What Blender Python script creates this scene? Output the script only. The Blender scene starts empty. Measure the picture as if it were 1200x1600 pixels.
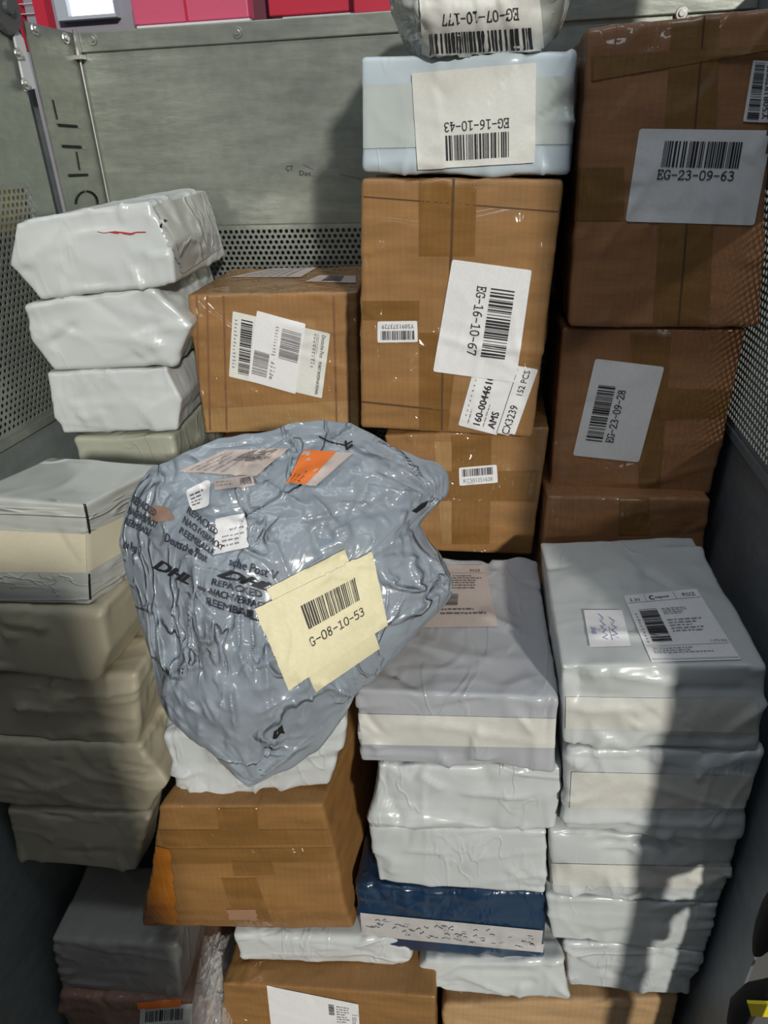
import bpy, math, random
import numpy as np
from mathutils import Vector, Matrix, noise
from mathutils.bvhtree import BVHTree

# ------------------------------------------------------------------ camera
SC = bpy.context.scene
COL = SC.collection
F, CX, CY = 1067.0, 600.0, 800.0
Yv = Vector((812 - CX, 225 - CY, F)).normalized()
_vy = 800 + (F * F + 212 * 73) / 575.0
Dn = Vector((673 - CX, _vy - CY, F)).normalized()
Xv = Dn.cross(Yv).normalized()
Dn = Yv.cross(Xv).normalized() * -1.0
if Dn.y < 0: Dn = -Dn
R = Matrix((Xv, Yv, -Dn))                       # image frame (right, down, forward) -> world
cam_d = bpy.data.cameras.new('camera'); cam = bpy.data.objects.new('camera', cam_d); COL.objects.link(cam)
cam_d.sensor_fit = 'VERTICAL'; cam_d.sensor_height = 36.0; cam_d.lens = F / 1600.0 * 36.0
cam_d.clip_start = 0.01
right, up, back = R @ Vector((1, 0, 0)), R @ Vector((0, -1, 0)), R @ Vector((0, 0, -1))
M = Matrix((right, up, back)).transposed().to_4x4()
cam.matrix_world = M
SC.camera = cam

# ------------------------------------------------------------------ light and exposure
SC.view_settings.view_transform = 'Standard'; SC.view_settings.look = 'None'
SC.view_settings.gamma = 1.0; SC.view_settings.use_curve_mapping = False
SC.view_settings.exposure = -0.1
W = bpy.data.worlds.new('world'); SC.world = W; W.use_nodes = True
wn = W.node_tree.nodes; wl = W.node_tree.links
wbg = wn['Background']
wtc = wn.new('ShaderNodeTexCoord'); wsep = wn.new('ShaderNodeSeparateXYZ'); wramp = wn.new('ShaderNodeValToRGB')
wl.new(wtc.outputs['Generated'], wsep.inputs[0]); wl.new(wsep.outputs['Z'], wramp.inputs[0]); wl.new(wramp.outputs[0], wbg.inputs[0])
wramp.color_ramp.elements[0].position = 0.0; wramp.color_ramp.elements[0].color = (0.10, 0.095, 0.085, 1)
wramp.color_ramp.elements[1].position = 0.55; wramp.color_ramp.elements[1].color = (0.68, 0.73, 0.80, 1)
wbg.inputs[1].default_value = 0.37
def look(o, d):
    o.rotation_euler = Vector(d).to_track_quat('-Z', 'Y').to_euler()
sd = bpy.data.lights.new('sun', 'SUN'); sun = bpy.data.objects.new('sun', sd); COL.objects.link(sun)
sd.energy = 2.75; sd.angle = math.radians(3.2); sd.color = (1.0, 0.955, 0.87)
SUN = Vector((-0.50, 1.0, -0.42)); look(sun, SUN)
ad = bpy.data.lights.new('top_fill', 'AREA'); al = bpy.data.objects.new('top_fill', ad); COL.objects.link(al)  # fill light added above the front, no fitting modelled
ad.shape = 'RECTANGLE'; ad.size = 1.6; ad.size_y = 0.25; ad.energy = 7.0; ad.color = (0.85, 0.93, 1.0)
al.location = (-0.15, 0.1, 1.5); look(al, Vector((-0.1, 0.75, -0.6)) - Vector(al.location))

# ------------------------------------------------------------------ pixel <-> place
def ray(u, v): return R @ Vector((u - CX, v - CY, F))
def onY(u, v, y): r = ray(u, v); return r * (y / r.y)
def onX(u, v, x): r = ray(u, v); return r * (x / r.x)
def onZ(u, v, z): r = ray(u, v); return r * (z / r.z)
XL, XR, YB, FLOOR = -0.627, 0.273, 1.075, -1.30

# ------------------------------------------------------------------ materials
MATS = {}
def newmat(name):
    m = bpy.data.materials.new(name); m.use_nodes = True
    return m, m.node_tree.nodes, m.node_tree.links, m.node_tree.nodes['Principled BSDF']
def N(n, t, **kw):
    x = n.new(t)
    for k, v in kw.items():
        if k in x.inputs.keys(): x.inputs[k].default_value = v
        else: setattr(x, k, v)
    return x
def coords(n, l, scale=(1, 1, 1)):
    tc = n.new('ShaderNodeTexCoord'); oi = n.new('ShaderNodeObjectInfo')
    mul = N(n, 'ShaderNodeMath', operation='MULTIPLY'); mul.inputs[1].default_value = 37.0
    l.new(oi.outputs['Random'], mul.inputs[0])
    mp = n.new('ShaderNodeMapping'); mp.inputs['Scale'].default_value = scale
    ad_ = N(n, 'ShaderNodeVectorMath', operation='ADD')
    l.new(tc.outputs['Object'], ad_.inputs[0]); l.new(mul.outputs[0], ad_.inputs[1]); l.new(ad_.outputs[0], mp.inputs[0])
    return mp.outputs[0]
def simple(name, col, rough=0.6, metal=0.0, emit=0.0, coat=0.0):
    if name in MATS: return MATS[name]
    m, n, l, b = newmat(name)
    b.inputs['Base Color'].default_value = (*col, 1); b.inputs['Roughness'].default_value = rough
    b.inputs['Metallic'].default_value = metal; b.inputs['Coat Weight'].default_value = coat
    if emit: b.inputs['Emission Color'].default_value = (*col, 1); b.inputs['Emission Strength'].default_value = emit
    nz = N(n, 'ShaderNodeTexNoise'); nz.inputs['Scale'].default_value = 30
    mx = N(n, 'ShaderNodeMixRGB', blend_type='MULTIPLY'); mx.inputs[0].default_value = 0.15
    mx.inputs[1].default_value = (*col, 1); l.new(nz.outputs['Fac'], mx.inputs[2]); l.new(mx.outputs[0], b.inputs['Base Color'])
    MATS[name] = m; return m
def crease_height(n, l, co, amt, fine):
    """thin sharp folds that start and fade (zero lines of stretched noise, masked), over soft undulation"""
    total = None
    und = N(n, 'ShaderNodeTexNoise', Scale=fine * 0.45, Detail=2.0, Distortion=0.6); l.new(co, und.inputs['Vector'])
    last = N(n, 'ShaderNodeMath', operation='MULTIPLY'); last.inputs[1].default_value = 1.1; l.new(und.outputs['Fac'], last.inputs[0])
    for k, (rot, sc, width, w_) in enumerate((((0.4, 0.9, 0.3), (1.0, 1.0, 0.28), 0.030, 0.42), ((1.3, 0.2, 1.1), (0.3, 1.0, 1.0), 0.035, 0.36), ((0.1, 1.9, 0.7), (1.6, 0.7, 0.7), 0.05, 0.22))):
        mp = n.new('ShaderNodeMapping'); mp.inputs['Rotation'].default_value = rot; mp.inputs['Scale'].default_value = sc; mp.inputs['Location'].default_value = (k * 3.1, k, 0)
        l.new(co, mp.inputs[0])
        nz = N(n, 'ShaderNodeTexNoise', Scale=fine * (0.5, 0.8, 1.5)[k], Detail=2.0, Distortion=0.35); l.new(mp.outputs[0], nz.inputs['Vector'])
        sb = N(n, 'ShaderNodeMath', operation='SUBTRACT'); sb.inputs[1].default_value = 0.5; l.new(nz.outputs['Fac'], sb.inputs[0])
        ab = N(n, 'ShaderNodeMath', operation='ABSOLUTE'); l.new(sb.outputs[0], ab.inputs[0])
        mr = N(n, 'ShaderNodeMapRange', interpolation_type='SMOOTHSTEP'); mr.inputs['From Max'].default_value = width; mr.inputs['To Min'].default_value = 1.0; mr.inputs['To Max'].default_value = 0.0
        l.new(ab.outputs[0], mr.inputs['Value'])
        mk = N(n, 'ShaderNodeTexNoise', Scale=fine * 0.55, Detail=1.0); l.new(mp.outputs[0], mk.inputs['Vector'])
        mm = N(n, 'ShaderNodeMapRange', interpolation_type='SMOOTHSTEP'); mm.inputs['From Min'].default_value = 0.44; mm.inputs['From Max'].default_value = 0.60; l.new(mk.outputs['Fac'], mm.inputs['Value'])
        ml = N(n, 'ShaderNodeMath', operation='MULTIPLY'); l.new(mr.outputs[0], ml.inputs[0]); l.new(mm.outputs[0], ml.inputs[1])
        ma = N(n, 'ShaderNodeMath', operation='MULTIPLY_ADD'); ma.inputs[1].default_value = w_ * amt * 0.6; l.new(ml.outputs[0], ma.inputs[0]); l.new(last.outputs[0], ma.inputs[2])
        last = ma
    return last.outputs[0]
def poly(name, col, rough=0.38, bump=0.5, fine=16.0, stretch=(1, 1, 1), coat=0.25, dirt=0.12, bd=0.01):
    if name in MATS: return MATS[name]
    m, n, l, b = newmat(name)
    co = coords(n, l, stretch)
    h = crease_height(n, l, co, 1.0, fine)
    bp = N(n, 'ShaderNodeBump'); bp.inputs['Strength'].default_value = bump; bp.inputs['Distance'].default_value = bd
    l.new(h, bp.inputs['Height']); l.new(bp.outputs[0], b.inputs['Normal']); l.new(bp.outputs[0], b.inputs['Coat Normal'])
    nz = N(n, 'ShaderNodeTexNoise', Scale=7.0, Detail=4.0); l.new(co, nz.inputs['Vector'])
    rr = n.new('ShaderNodeValToRGB'); rr.color_ramp.elements[0].position = 0.3; rr.color_ramp.elements[1].position = 0.7
    c2 = tuple(c * (1 - dirt) for c in col)
    rr.color_ramp.elements[0].color = (*c2, 1); rr.color_ramp.elements[1].color = (*col, 1)
    l.new(nz.outputs['Fac'], rr.inputs[0]); l.new(rr.outputs[0], b.inputs['Base Color'])
    b.inputs['Roughness'].default_value = rough; b.inputs['Coat Weight'].default_value = coat; b.inputs['Coat Roughness'].default_value = 0.18
    MATS[name] = m; return m
def card(name, col, wrap=0.0, rough=0.65):
    if name in MATS: return MATS[name]
    m, n, l, b = newmat(name)
    co = coords(n, l)
    wv = N(n, 'ShaderNodeTexWave', bands_direction='X'); wv.inputs['Scale'].default_value = 45; wv.inputs['Distortion'].default_value = 1.2
    l.new(co, wv.inputs['Vector'])
    mp = n.new('ShaderNodeMapping'); mp.inputs['Scale'].default_value = (2, 2, 9); l.new(co, mp.inputs[0])
    nz = N(n, 'ShaderNodeTexNoise', Scale=6.0, Detail=6.0); l.new(mp.outputs[0], nz.inputs['Vector'])
    rr = n.new('ShaderNodeValToRGB'); rr.color_ramp.elements[0].position = 0.3; rr.color_ramp.elements[1].position = 0.7
    rr.color_ramp.elements[0].color = (*[c * 0.80 for c in col], 1); rr.color_ramp.elements[1].color = (*[min(1, c * 1.08) for c in col], 1)
    l.new(nz.outputs['Fac'], rr.inputs[0])
    mx = N(n, 'ShaderNodeMixRGB', blend_type='MULTIPLY'); mx.inputs[0].default_value = 0.05
    l.new(rr.outputs[0], mx.inputs[1]); l.new(wv.outputs['Fac'], mx.inputs[2]); l.new(mx.outputs[0], b.inputs['Base Color'])
    bp = N(n, 'ShaderNodeBump'); bp.inputs['Strength'].default_value = 0.35; bp.inputs['Distance'].default_value = 0.004
    l.new(nz.outputs['Fac'], bp.inputs['Height']); l.new(bp.outputs[0], b.inputs['Normal'])
    b.inputs['Roughness'].default_value = rough
    if wrap:
        b.inputs['Coat Weight'].default_value = wrap; b.inputs['Coat Roughness'].default_value = 0.11
        mp2 = n.new('ShaderNodeMapping'); mp2.inputs['Scale'].default_value = (1.0, 1.0, 0.35); l.new(co, mp2.inputs[0])
        h = crease_height(n, l, mp2.outputs[0], 3.2, 22.0)
        b2 = N(n, 'ShaderNodeBump'); b2.inputs['Strength'].default_value = 1.0; b2.inputs['Distance'].default_value = 0.01
        l.new(h, b2.inputs['Height']); l.new(b2.outputs[0], b.inputs['Coat Normal'])
    MATS[name] = m; return m
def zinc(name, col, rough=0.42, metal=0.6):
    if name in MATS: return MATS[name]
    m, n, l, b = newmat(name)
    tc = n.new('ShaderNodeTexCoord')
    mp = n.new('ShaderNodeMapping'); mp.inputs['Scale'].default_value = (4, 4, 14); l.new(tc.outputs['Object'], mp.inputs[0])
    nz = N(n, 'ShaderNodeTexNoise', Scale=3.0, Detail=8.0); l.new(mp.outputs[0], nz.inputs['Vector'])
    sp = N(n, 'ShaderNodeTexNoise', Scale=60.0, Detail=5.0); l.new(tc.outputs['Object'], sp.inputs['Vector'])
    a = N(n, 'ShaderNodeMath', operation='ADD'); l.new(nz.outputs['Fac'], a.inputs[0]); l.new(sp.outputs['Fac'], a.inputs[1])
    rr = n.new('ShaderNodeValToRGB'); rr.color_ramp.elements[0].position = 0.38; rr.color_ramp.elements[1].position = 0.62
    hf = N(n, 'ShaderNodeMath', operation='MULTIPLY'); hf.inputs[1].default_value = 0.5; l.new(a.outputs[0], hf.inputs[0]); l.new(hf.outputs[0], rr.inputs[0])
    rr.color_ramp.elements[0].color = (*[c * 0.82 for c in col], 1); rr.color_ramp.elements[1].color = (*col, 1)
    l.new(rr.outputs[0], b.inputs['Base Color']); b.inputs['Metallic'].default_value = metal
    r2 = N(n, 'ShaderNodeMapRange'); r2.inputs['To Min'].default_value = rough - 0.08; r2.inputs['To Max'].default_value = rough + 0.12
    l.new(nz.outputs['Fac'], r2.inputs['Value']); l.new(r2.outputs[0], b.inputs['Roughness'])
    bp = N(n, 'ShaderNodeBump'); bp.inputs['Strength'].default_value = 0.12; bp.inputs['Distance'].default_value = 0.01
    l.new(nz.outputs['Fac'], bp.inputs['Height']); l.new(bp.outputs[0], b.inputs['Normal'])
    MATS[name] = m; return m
def film(name):
    if name in MATS: return MATS[name]
    m, n, l, b = newmat(name)
    co = coords(n, l)
    h = crease_height(n, l, co, 1.2, 30.0)
    bp = N(n, 'ShaderNodeBump'); bp.inputs['Strength'].default_value = 0.8; bp.inputs['Distance'].default_value = 0.01
    l.new(h, bp.inputs['Height']); l.new(bp.outputs[0], b.inputs['Normal'])
    b.inputs['Base Color'].default_value = (0.9, 0.9, 0.88, 1); b.inputs['Roughness'].default_value = 0.08
    b.inputs['Transmission Weight'].default_value = 0.0; b.inputs['Alpha'].default_value = 0.22
    b.inputs['Specular IOR Level'].default_value = 1.0
    MATS[name] = m; return m

WHITE = poly('white_poly', (0.58, 0.615, 0.62), 0.34, 0.5, 13)
WHITE_SMOOTH = poly('white_poly_smooth', (0.58, 0.615, 0.615), 0.31, 0.32, 9)
GREY = poly('grey_poly', (0.50, 0.53, 0.56), 0.35, 0.42, 14)
SILVER = poly('silver_poly', (0.43, 0.45, 0.48), 0.32, 0.4, 9)
PALEBLUE = poly('pale_blue_poly', (0.55, 0.64, 0.70), 0.33, 0.30, 10)
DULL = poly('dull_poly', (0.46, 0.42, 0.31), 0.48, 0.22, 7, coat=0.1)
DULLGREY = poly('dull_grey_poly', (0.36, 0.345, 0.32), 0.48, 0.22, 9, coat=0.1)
CLEARED = poly('cleared_poly', (0.50, 0.52, 0.49), 0.15, 0.7, 12, (1, 1, 4), coat=1.0)
NAVY = poly('navy_poly', (0.011, 0.038, 0.09), 0.28, 0.5, 13, coat=0.6, dirt=0.25)
CARRIER = poly('carrier_poly', (0.315, 0.365, 0.42), 0.27, 1.0, 15, coat=0.35, dirt=0.25, bd=0.02)
KRAFT = card('kraft_wrapped', (0.32, 0.165, 0.055), 0.8)
KRAFT_RED = card('kraft_reddish', (0.22, 0.10, 0.04), 0.6)
KRAFT_DARK = card('kraft_dark', (0.335, 0.155, 0.062), 0.7)
KRAFT_DRY = card('kraft_dry', (0.27, 0.135, 0.038), 0.2)
TAN = card('tan_paper', (0.47, 0.30, 0.15), 0.1, 0.5)
PINKBROWN = card('pink_brown', (0.30, 0.17, 0.12), 0.6)
TAPE = card('brown_tape', (0.24, 0.12, 0.032), 0.7, 0.35)
TAPE_ORANGE = card('orange_tape', (0.50, 0.17, 0.015), 0.5, 0.4)
TAPE_CLEAR = card('clear_tape_on_kraft', (0.40, 0.24, 0.10), 1.0, 0.3)
TAPE_WHITE = simple('white_tape', (0.67, 0.665, 0.62), 0.42, coat=0.2)
TAPE_WHITE_GREY = simple('white_tape_scuffed', (0.52, 0.51, 0.50), 0.45, coat=0.2)
PAPER = simple('paper', (0.84, 0.84, 0.85), 0.6)
PAPER_CREAM = simple('paper_cream', (0.82, 0.76, 0.50), 0.6)
PAPER_WARM = simple('paper_warm', (0.76, 0.765, 0.72), 0.6)
PAPER_PINK = simple('paper_pinkish', (0.55, 0.47, 0.43), 0.6)
ORANGE = simple('orange_sticker', (0.85, 0.20, 0.03), 0.5)
INK = simple('ink', (0.02, 0.02, 0.025), 0.6)
INK_FADED = simple('ink_faded', (0.11, 0.10, 0.11), 0.6)
INK_GREY = simple('ink_grey', (0.30, 0.30, 0.32), 0.6)
INK_BLUE = simple('ink_blue', (0.25, 0.27, 0.55), 0.6)
BLACK = simple('black', (0.008, 0.008, 0.008), 0.8)
RED = simple('red_tear', (0.45, 0.01, 0.02), 0.5)
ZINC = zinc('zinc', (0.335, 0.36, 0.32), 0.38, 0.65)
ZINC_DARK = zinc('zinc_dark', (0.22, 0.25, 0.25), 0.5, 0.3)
STEEL = simple('steel_bolt', (0.6, 0.6, 0.58), 0.3, 0.9)

# ------------------------------------------------------------------ mesh helpers
def mesh_obj(name, verts, faces, mats, parent=None, origin=None, midx=None, smooth=True):
    """verts in world coordinates; origin is the world place of the object (of its parent for a part)"""
    o_ = Vector(origin) if origin is not None else Vector((0, 0, 0))
    if parent is not None: o_ = Vector(parent['_o'])
    me = bpy.data.meshes.new(name)
    me.from_pydata([tuple(Vector(v) - o_) for v in verts], [], faces)
    for m in (mats if isinstance(mats, (list, tuple)) else [mats]): me.materials.append(m)
    if midx: me.polygons.foreach_set('material_index', midx)
    if smooth: me.polygons.foreach_set('use_smooth', [True] * len(me.polygons))
    me.update()
    ob = bpy.data.objects.new(name, me); COL.objects.link(ob)
    if parent is not None: ob.parent = parent
    else: ob.location = o_
    ob['_o'] = list(o_)
    return ob
def tag(o, label=None, cat=None, group=None, kind=None):
    if label: o['label'] = label
    if cat: o['category'] = cat
    if group: o['group'] = group
    if kind: o['kind'] = kind
    return o
def boxv(x0, y0, z0, x1, y1, z1):
    v = [(x, y, z) for z in (z0, z1) for y in (y0, y1) for x in (x0, x1)]
    f = [(0, 2, 3, 1), (4, 5, 7, 6), (0, 1, 5, 4), (2, 6, 7, 3), (0, 4, 6, 2), (1, 3, 7, 5)]
    return v, f
class MB:
    def __init__(s): s.v = []; s.f = []; s.m = []
    def add(s, vf, mi=0):
        v, f = vf; b = len(s.v); s.v += [tuple(x) for x in v]; s.f += [tuple(i + b for i in q) for q in f]; s.m += [mi] * len(f)
        return s
    def box(s, *a, mi=0): return s.add(boxv(*a), mi)
    def build(s, name, mats, parent=None, origin=None, smooth=False, bevel=0):
        o = mesh_obj(name, s.v, s.f, mats, parent, origin, s.m, smooth)
        if bevel:
            b = o.modifiers.new('bevel', 'BEVEL'); b.width = bevel; b.segments = 2; b.limit_method = 'ANGLE'
        return o
def cyl(c, ax, r, h, n=16, r2=None):
    ax = Vector(ax).normalized(); a = ax.orthogonal().normalized(); b = ax.cross(a); c = Vector(c); r2 = r if r2 is None else r2
    v = []; 
    for k, rr in ((0, r), (1, r2)):
        for i in range(n):
            t = 2 * math.pi * i / n; v.append(c + ax * (h * k) + a * (rr * math.cos(t)) + b * (rr * math.sin(t)))
    f = [tuple(range(n - 1, -1, -1)), tuple(range(n, 2 * n))] + [(i, (i + 1) % n, n + (i + 1) % n, n + i) for i in range(n)]
    return v, f
def hexplate(P, u, v, w, h, pitch, fill, th):
    """plate of hexagonal cells with a hexagonal hole each; P corner, u and v unit axes"""
    V = []; Fc = []; idx = {}
    def vid(x, y):
        x = min(max(x, 0), w); y = min(max(y, 0), h)
        k = (round(x * 2e5), round(y * 2e5))
        if k not in idx: idx[k] = len(V); V.append(P + u * x + v * y)
        return idx[k]
    R_ = pitch / math.sqrt(3); rows = int(h / (1.5 * R_)) + 2; cols = int(w / pitch) + 2
    for r in range(rows):
        for c in range(cols):
            cx = c * pitch + (pitch / 2 if r % 2 else 0); cy = r * 1.5 * R_
            pts = [(cx + R_ * math.sin(math.pi / 3 * k), cy + R_ * math.cos(math.pi / 3 * k)) for k in range(6)]
            inside = all(-1e-6 <= p[0] <= w + 1e-6 and -1e-6 <= p[1] <= h + 1e-6 for p in pts)
            outer = [vid(*p) for p in pts]
            if inside:
                ri = R_ * fill; b = len(V)
                for k in range(6):
                    V.append(P + u * (cx + ri * math.sin(math.pi / 3 * k)) + v * (cy + ri * math.cos(math.pi / 3 * k)))
                for k in range(6): Fc.append((outer[k], outer[(k + 1) % 6], b + (k + 1) % 6, b + k))
            else:
                q = [];
                for i in outer:
                    if i not in q: q.append(i)
                if len(q) >= 3: Fc.append(tuple(q))
    return V, Fc

BV = {}
def bvh_of(ob):
    if ob.name not in BV:
        o_ = Vector(ob['_o'])
        BV[ob.name] = BVHTree.FromPolygons([v.co + o_ for v in ob.data.vertices], [tuple(p.vertices) for p in ob.data.polygons])
    return BV[ob.name]

# ------------------------------------------------------------------ printing: a flat sheet laid on a surface
def homog(q, w, h):
    """map (0..w,0..h) to the quad q = TL,TR,BR,BL in photo pixels (projective)"""
    (x0, y0), (x1, y1), (x2, y2), (x3, y3) = q
    dx1, dx2, sx = x1 - x2, x3 - x2, x0 - x1 + x2 - x3
    dy1, dy2, sy = y1 - y2, y3 - y2, y0 - y1 + y2 - y3
    den = dx1 * dy2 - dx2 * dy1
    g = (sx * dy2 - dx2 * sy) / den; hh = (dx1 * sy - sx * dy1) / den
    a, b, c = x1 - x0 + g * x1, x3 - x0 + hh * x3, x0
    d, e, f = y1 - y0 + g * y1, y3 - y0 + hh * y3, y0
    def fn(s, t):
        s /= w; t /= h; k = g * s + hh * t + 1
        return (a * s + b * t + c) / k, (d * s + e * t + f) / k
    return fn
# strokes of a slab-serif typewriter face on a 6 x 10 cell (y down)
SL = {
 'E': [[(0.6, 0.5), (5.2, 0.5), (5.2, 2.6)], [(1.4, 0.5), (1.4, 9.5)], [(1.4, 4.8), (3.6, 4.8)], [(3.6, 3.7), (3.6, 5.9)], [(0.6, 9.5), (5.4, 9.5), (5.4, 7.3)]],
 'G': [[(5.0, 2.6), (5.0, 0.8)], [(5.0, 1.8), (4.2, 0.8), (2.8, 0.4), (1.4, 1.2), (0.6, 3.2), (0.6, 6.6), (1.4, 8.7), (2.8, 9.5), (4.3, 9.2), (5.1, 8.4), (5.1, 5.6)], [(3.4, 5.6), (5.8, 5.6)]],
 '-': [[(0.8, 5.2), (5.2, 5.2)]],
 '0': [[(3, 0.4), (1.5, 1.1), (0.8, 3.2), (0.8, 6.8), (1.5, 8.9), (3, 9.6), (4.5, 8.9), (5.2, 6.8), (5.2, 3.2), (4.5, 1.1), (3, 0.4)]],
 '1': [[(1, 1.8), (3.1, 0.5), (3.1, 9.5)], [(0.9, 9.5), (5.3, 9.5)]],
 '2': [[(0.8, 2.6), (1.2, 1.2), (2.6, 0.4), (4.2, 0.8), (5, 2.3), (4.6, 4), (0.7, 9.5), (5.3, 9.5), (5.3, 8.3)]],
 '3': [[(0.9, 1.5), (2.4, 0.4), (4.2, 0.8), (4.8, 2.4), (4.2, 4), (2.5, 4.7), (4.4, 5.3), (5.2, 7), (4.5, 8.9), (2.6, 9.6), (0.6, 8.6)]],
 '4': [[(4, 9.5), (4, 0.5), (0.6, 6.8), (5.4, 6.8)], [(2.8, 9.5), (5.2, 9.5)]],
 '5': [[(4.9, 0.5), (1.3, 0.5), (1.1, 4.6), (2.8, 3.9), (4.5, 4.5), (5.2, 6.4), (4.6, 8.7), (2.7, 9.6), (0.7, 8.7)]],
 '6': [[(5, 0.6), (3, 1.2), (1.3, 3.4), (0.9, 6.4), (1.5, 8.7), (3, 9.6), (4.6, 8.7), (5.2, 6.8), (4.4, 4.9), (2.9, 4.4), (1.1, 5.8)]],
 '7': [[(0.8, 2.3), (0.8, 0.5), (5.1, 0.5), (2.7, 9.6)]],
 '8': [[(3, 0.4), (1.4, 1.0), (1.0, 2.6), (1.6, 4), (3, 4.7), (4.5, 5.4), (5.1, 7.1), (4.5, 8.9), (3, 9.6), (1.5, 8.9), (0.9, 7.1), (1.5, 5.4), (3, 4.7), (4.4, 4), (5, 2.6), (4.6, 1), (3, 0.4)]],
 '9': [[(1, 9.4), (3, 8.8), (4.7, 6.6), (5.1, 3.6), (4.5, 1.3), (3, 0.4), (1.4, 1.3), (0.8, 3.2), (1.6, 5.1), (3.1, 5.6), (4.9, 4.2)]],
}
def stroke(pts, w):
    vs = []; fs = []
    for a, b in zip(pts, pts[1:]):
        d = math.hypot(b[0] - a[0], b[1] - a[1]) or 1e-9; ux, uy = (b[0] - a[0]) / d, (b[1] - a[1]) / d
        e = w * 0.35; a2 = (a[0] - ux * e, a[1] - uy * e); b2 = (b[0] + ux * e, b[1] + uy * e); nx, ny = -uy * w / 2, ux * w / 2
        k = len(vs); vs += [(a2[0] + nx, a2[1] + ny), (b2[0] + nx, b2[1] + ny), (b2[0] - nx, b2[1] - ny), (a2[0] - nx, a2[1] - ny)]; fs.append((k, k + 1, k + 2, k + 3))
    return vs, fs
_tc = {}
def textmesh(s):
    if s in _tc: return _tc[s]
    c = bpy.data.curves.new('t', 'FONT'); c.body = s; c.resolution_u = 2
    o = bpy.data.objects.new('t', c); COL.objects.link(o)
    dg = bpy.context.evaluated_depsgraph_get(); dg.update(); me = bpy.data.meshes.new_from_object(o.evaluated_get(dg))
    vs = [(v.co.x, -v.co.y) for v in me.vertices]; fs = [tuple(p.vertices) for p in me.polygons]
    bpy.data.objects.remove(o); bpy.data.curves.remove(c); bpy.data.meshes.remove(me)
    x0 = min(v[0] for v in vs); x1 = max(v[0] for v in vs)
    vs = [((v[0] - x0) / (x1 - x0), v[1] / 0.72) for v in vs]   # 0..1 wide, cap height 1, baseline 0
    _tc[s] = (vs, fs); return vs, fs
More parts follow.
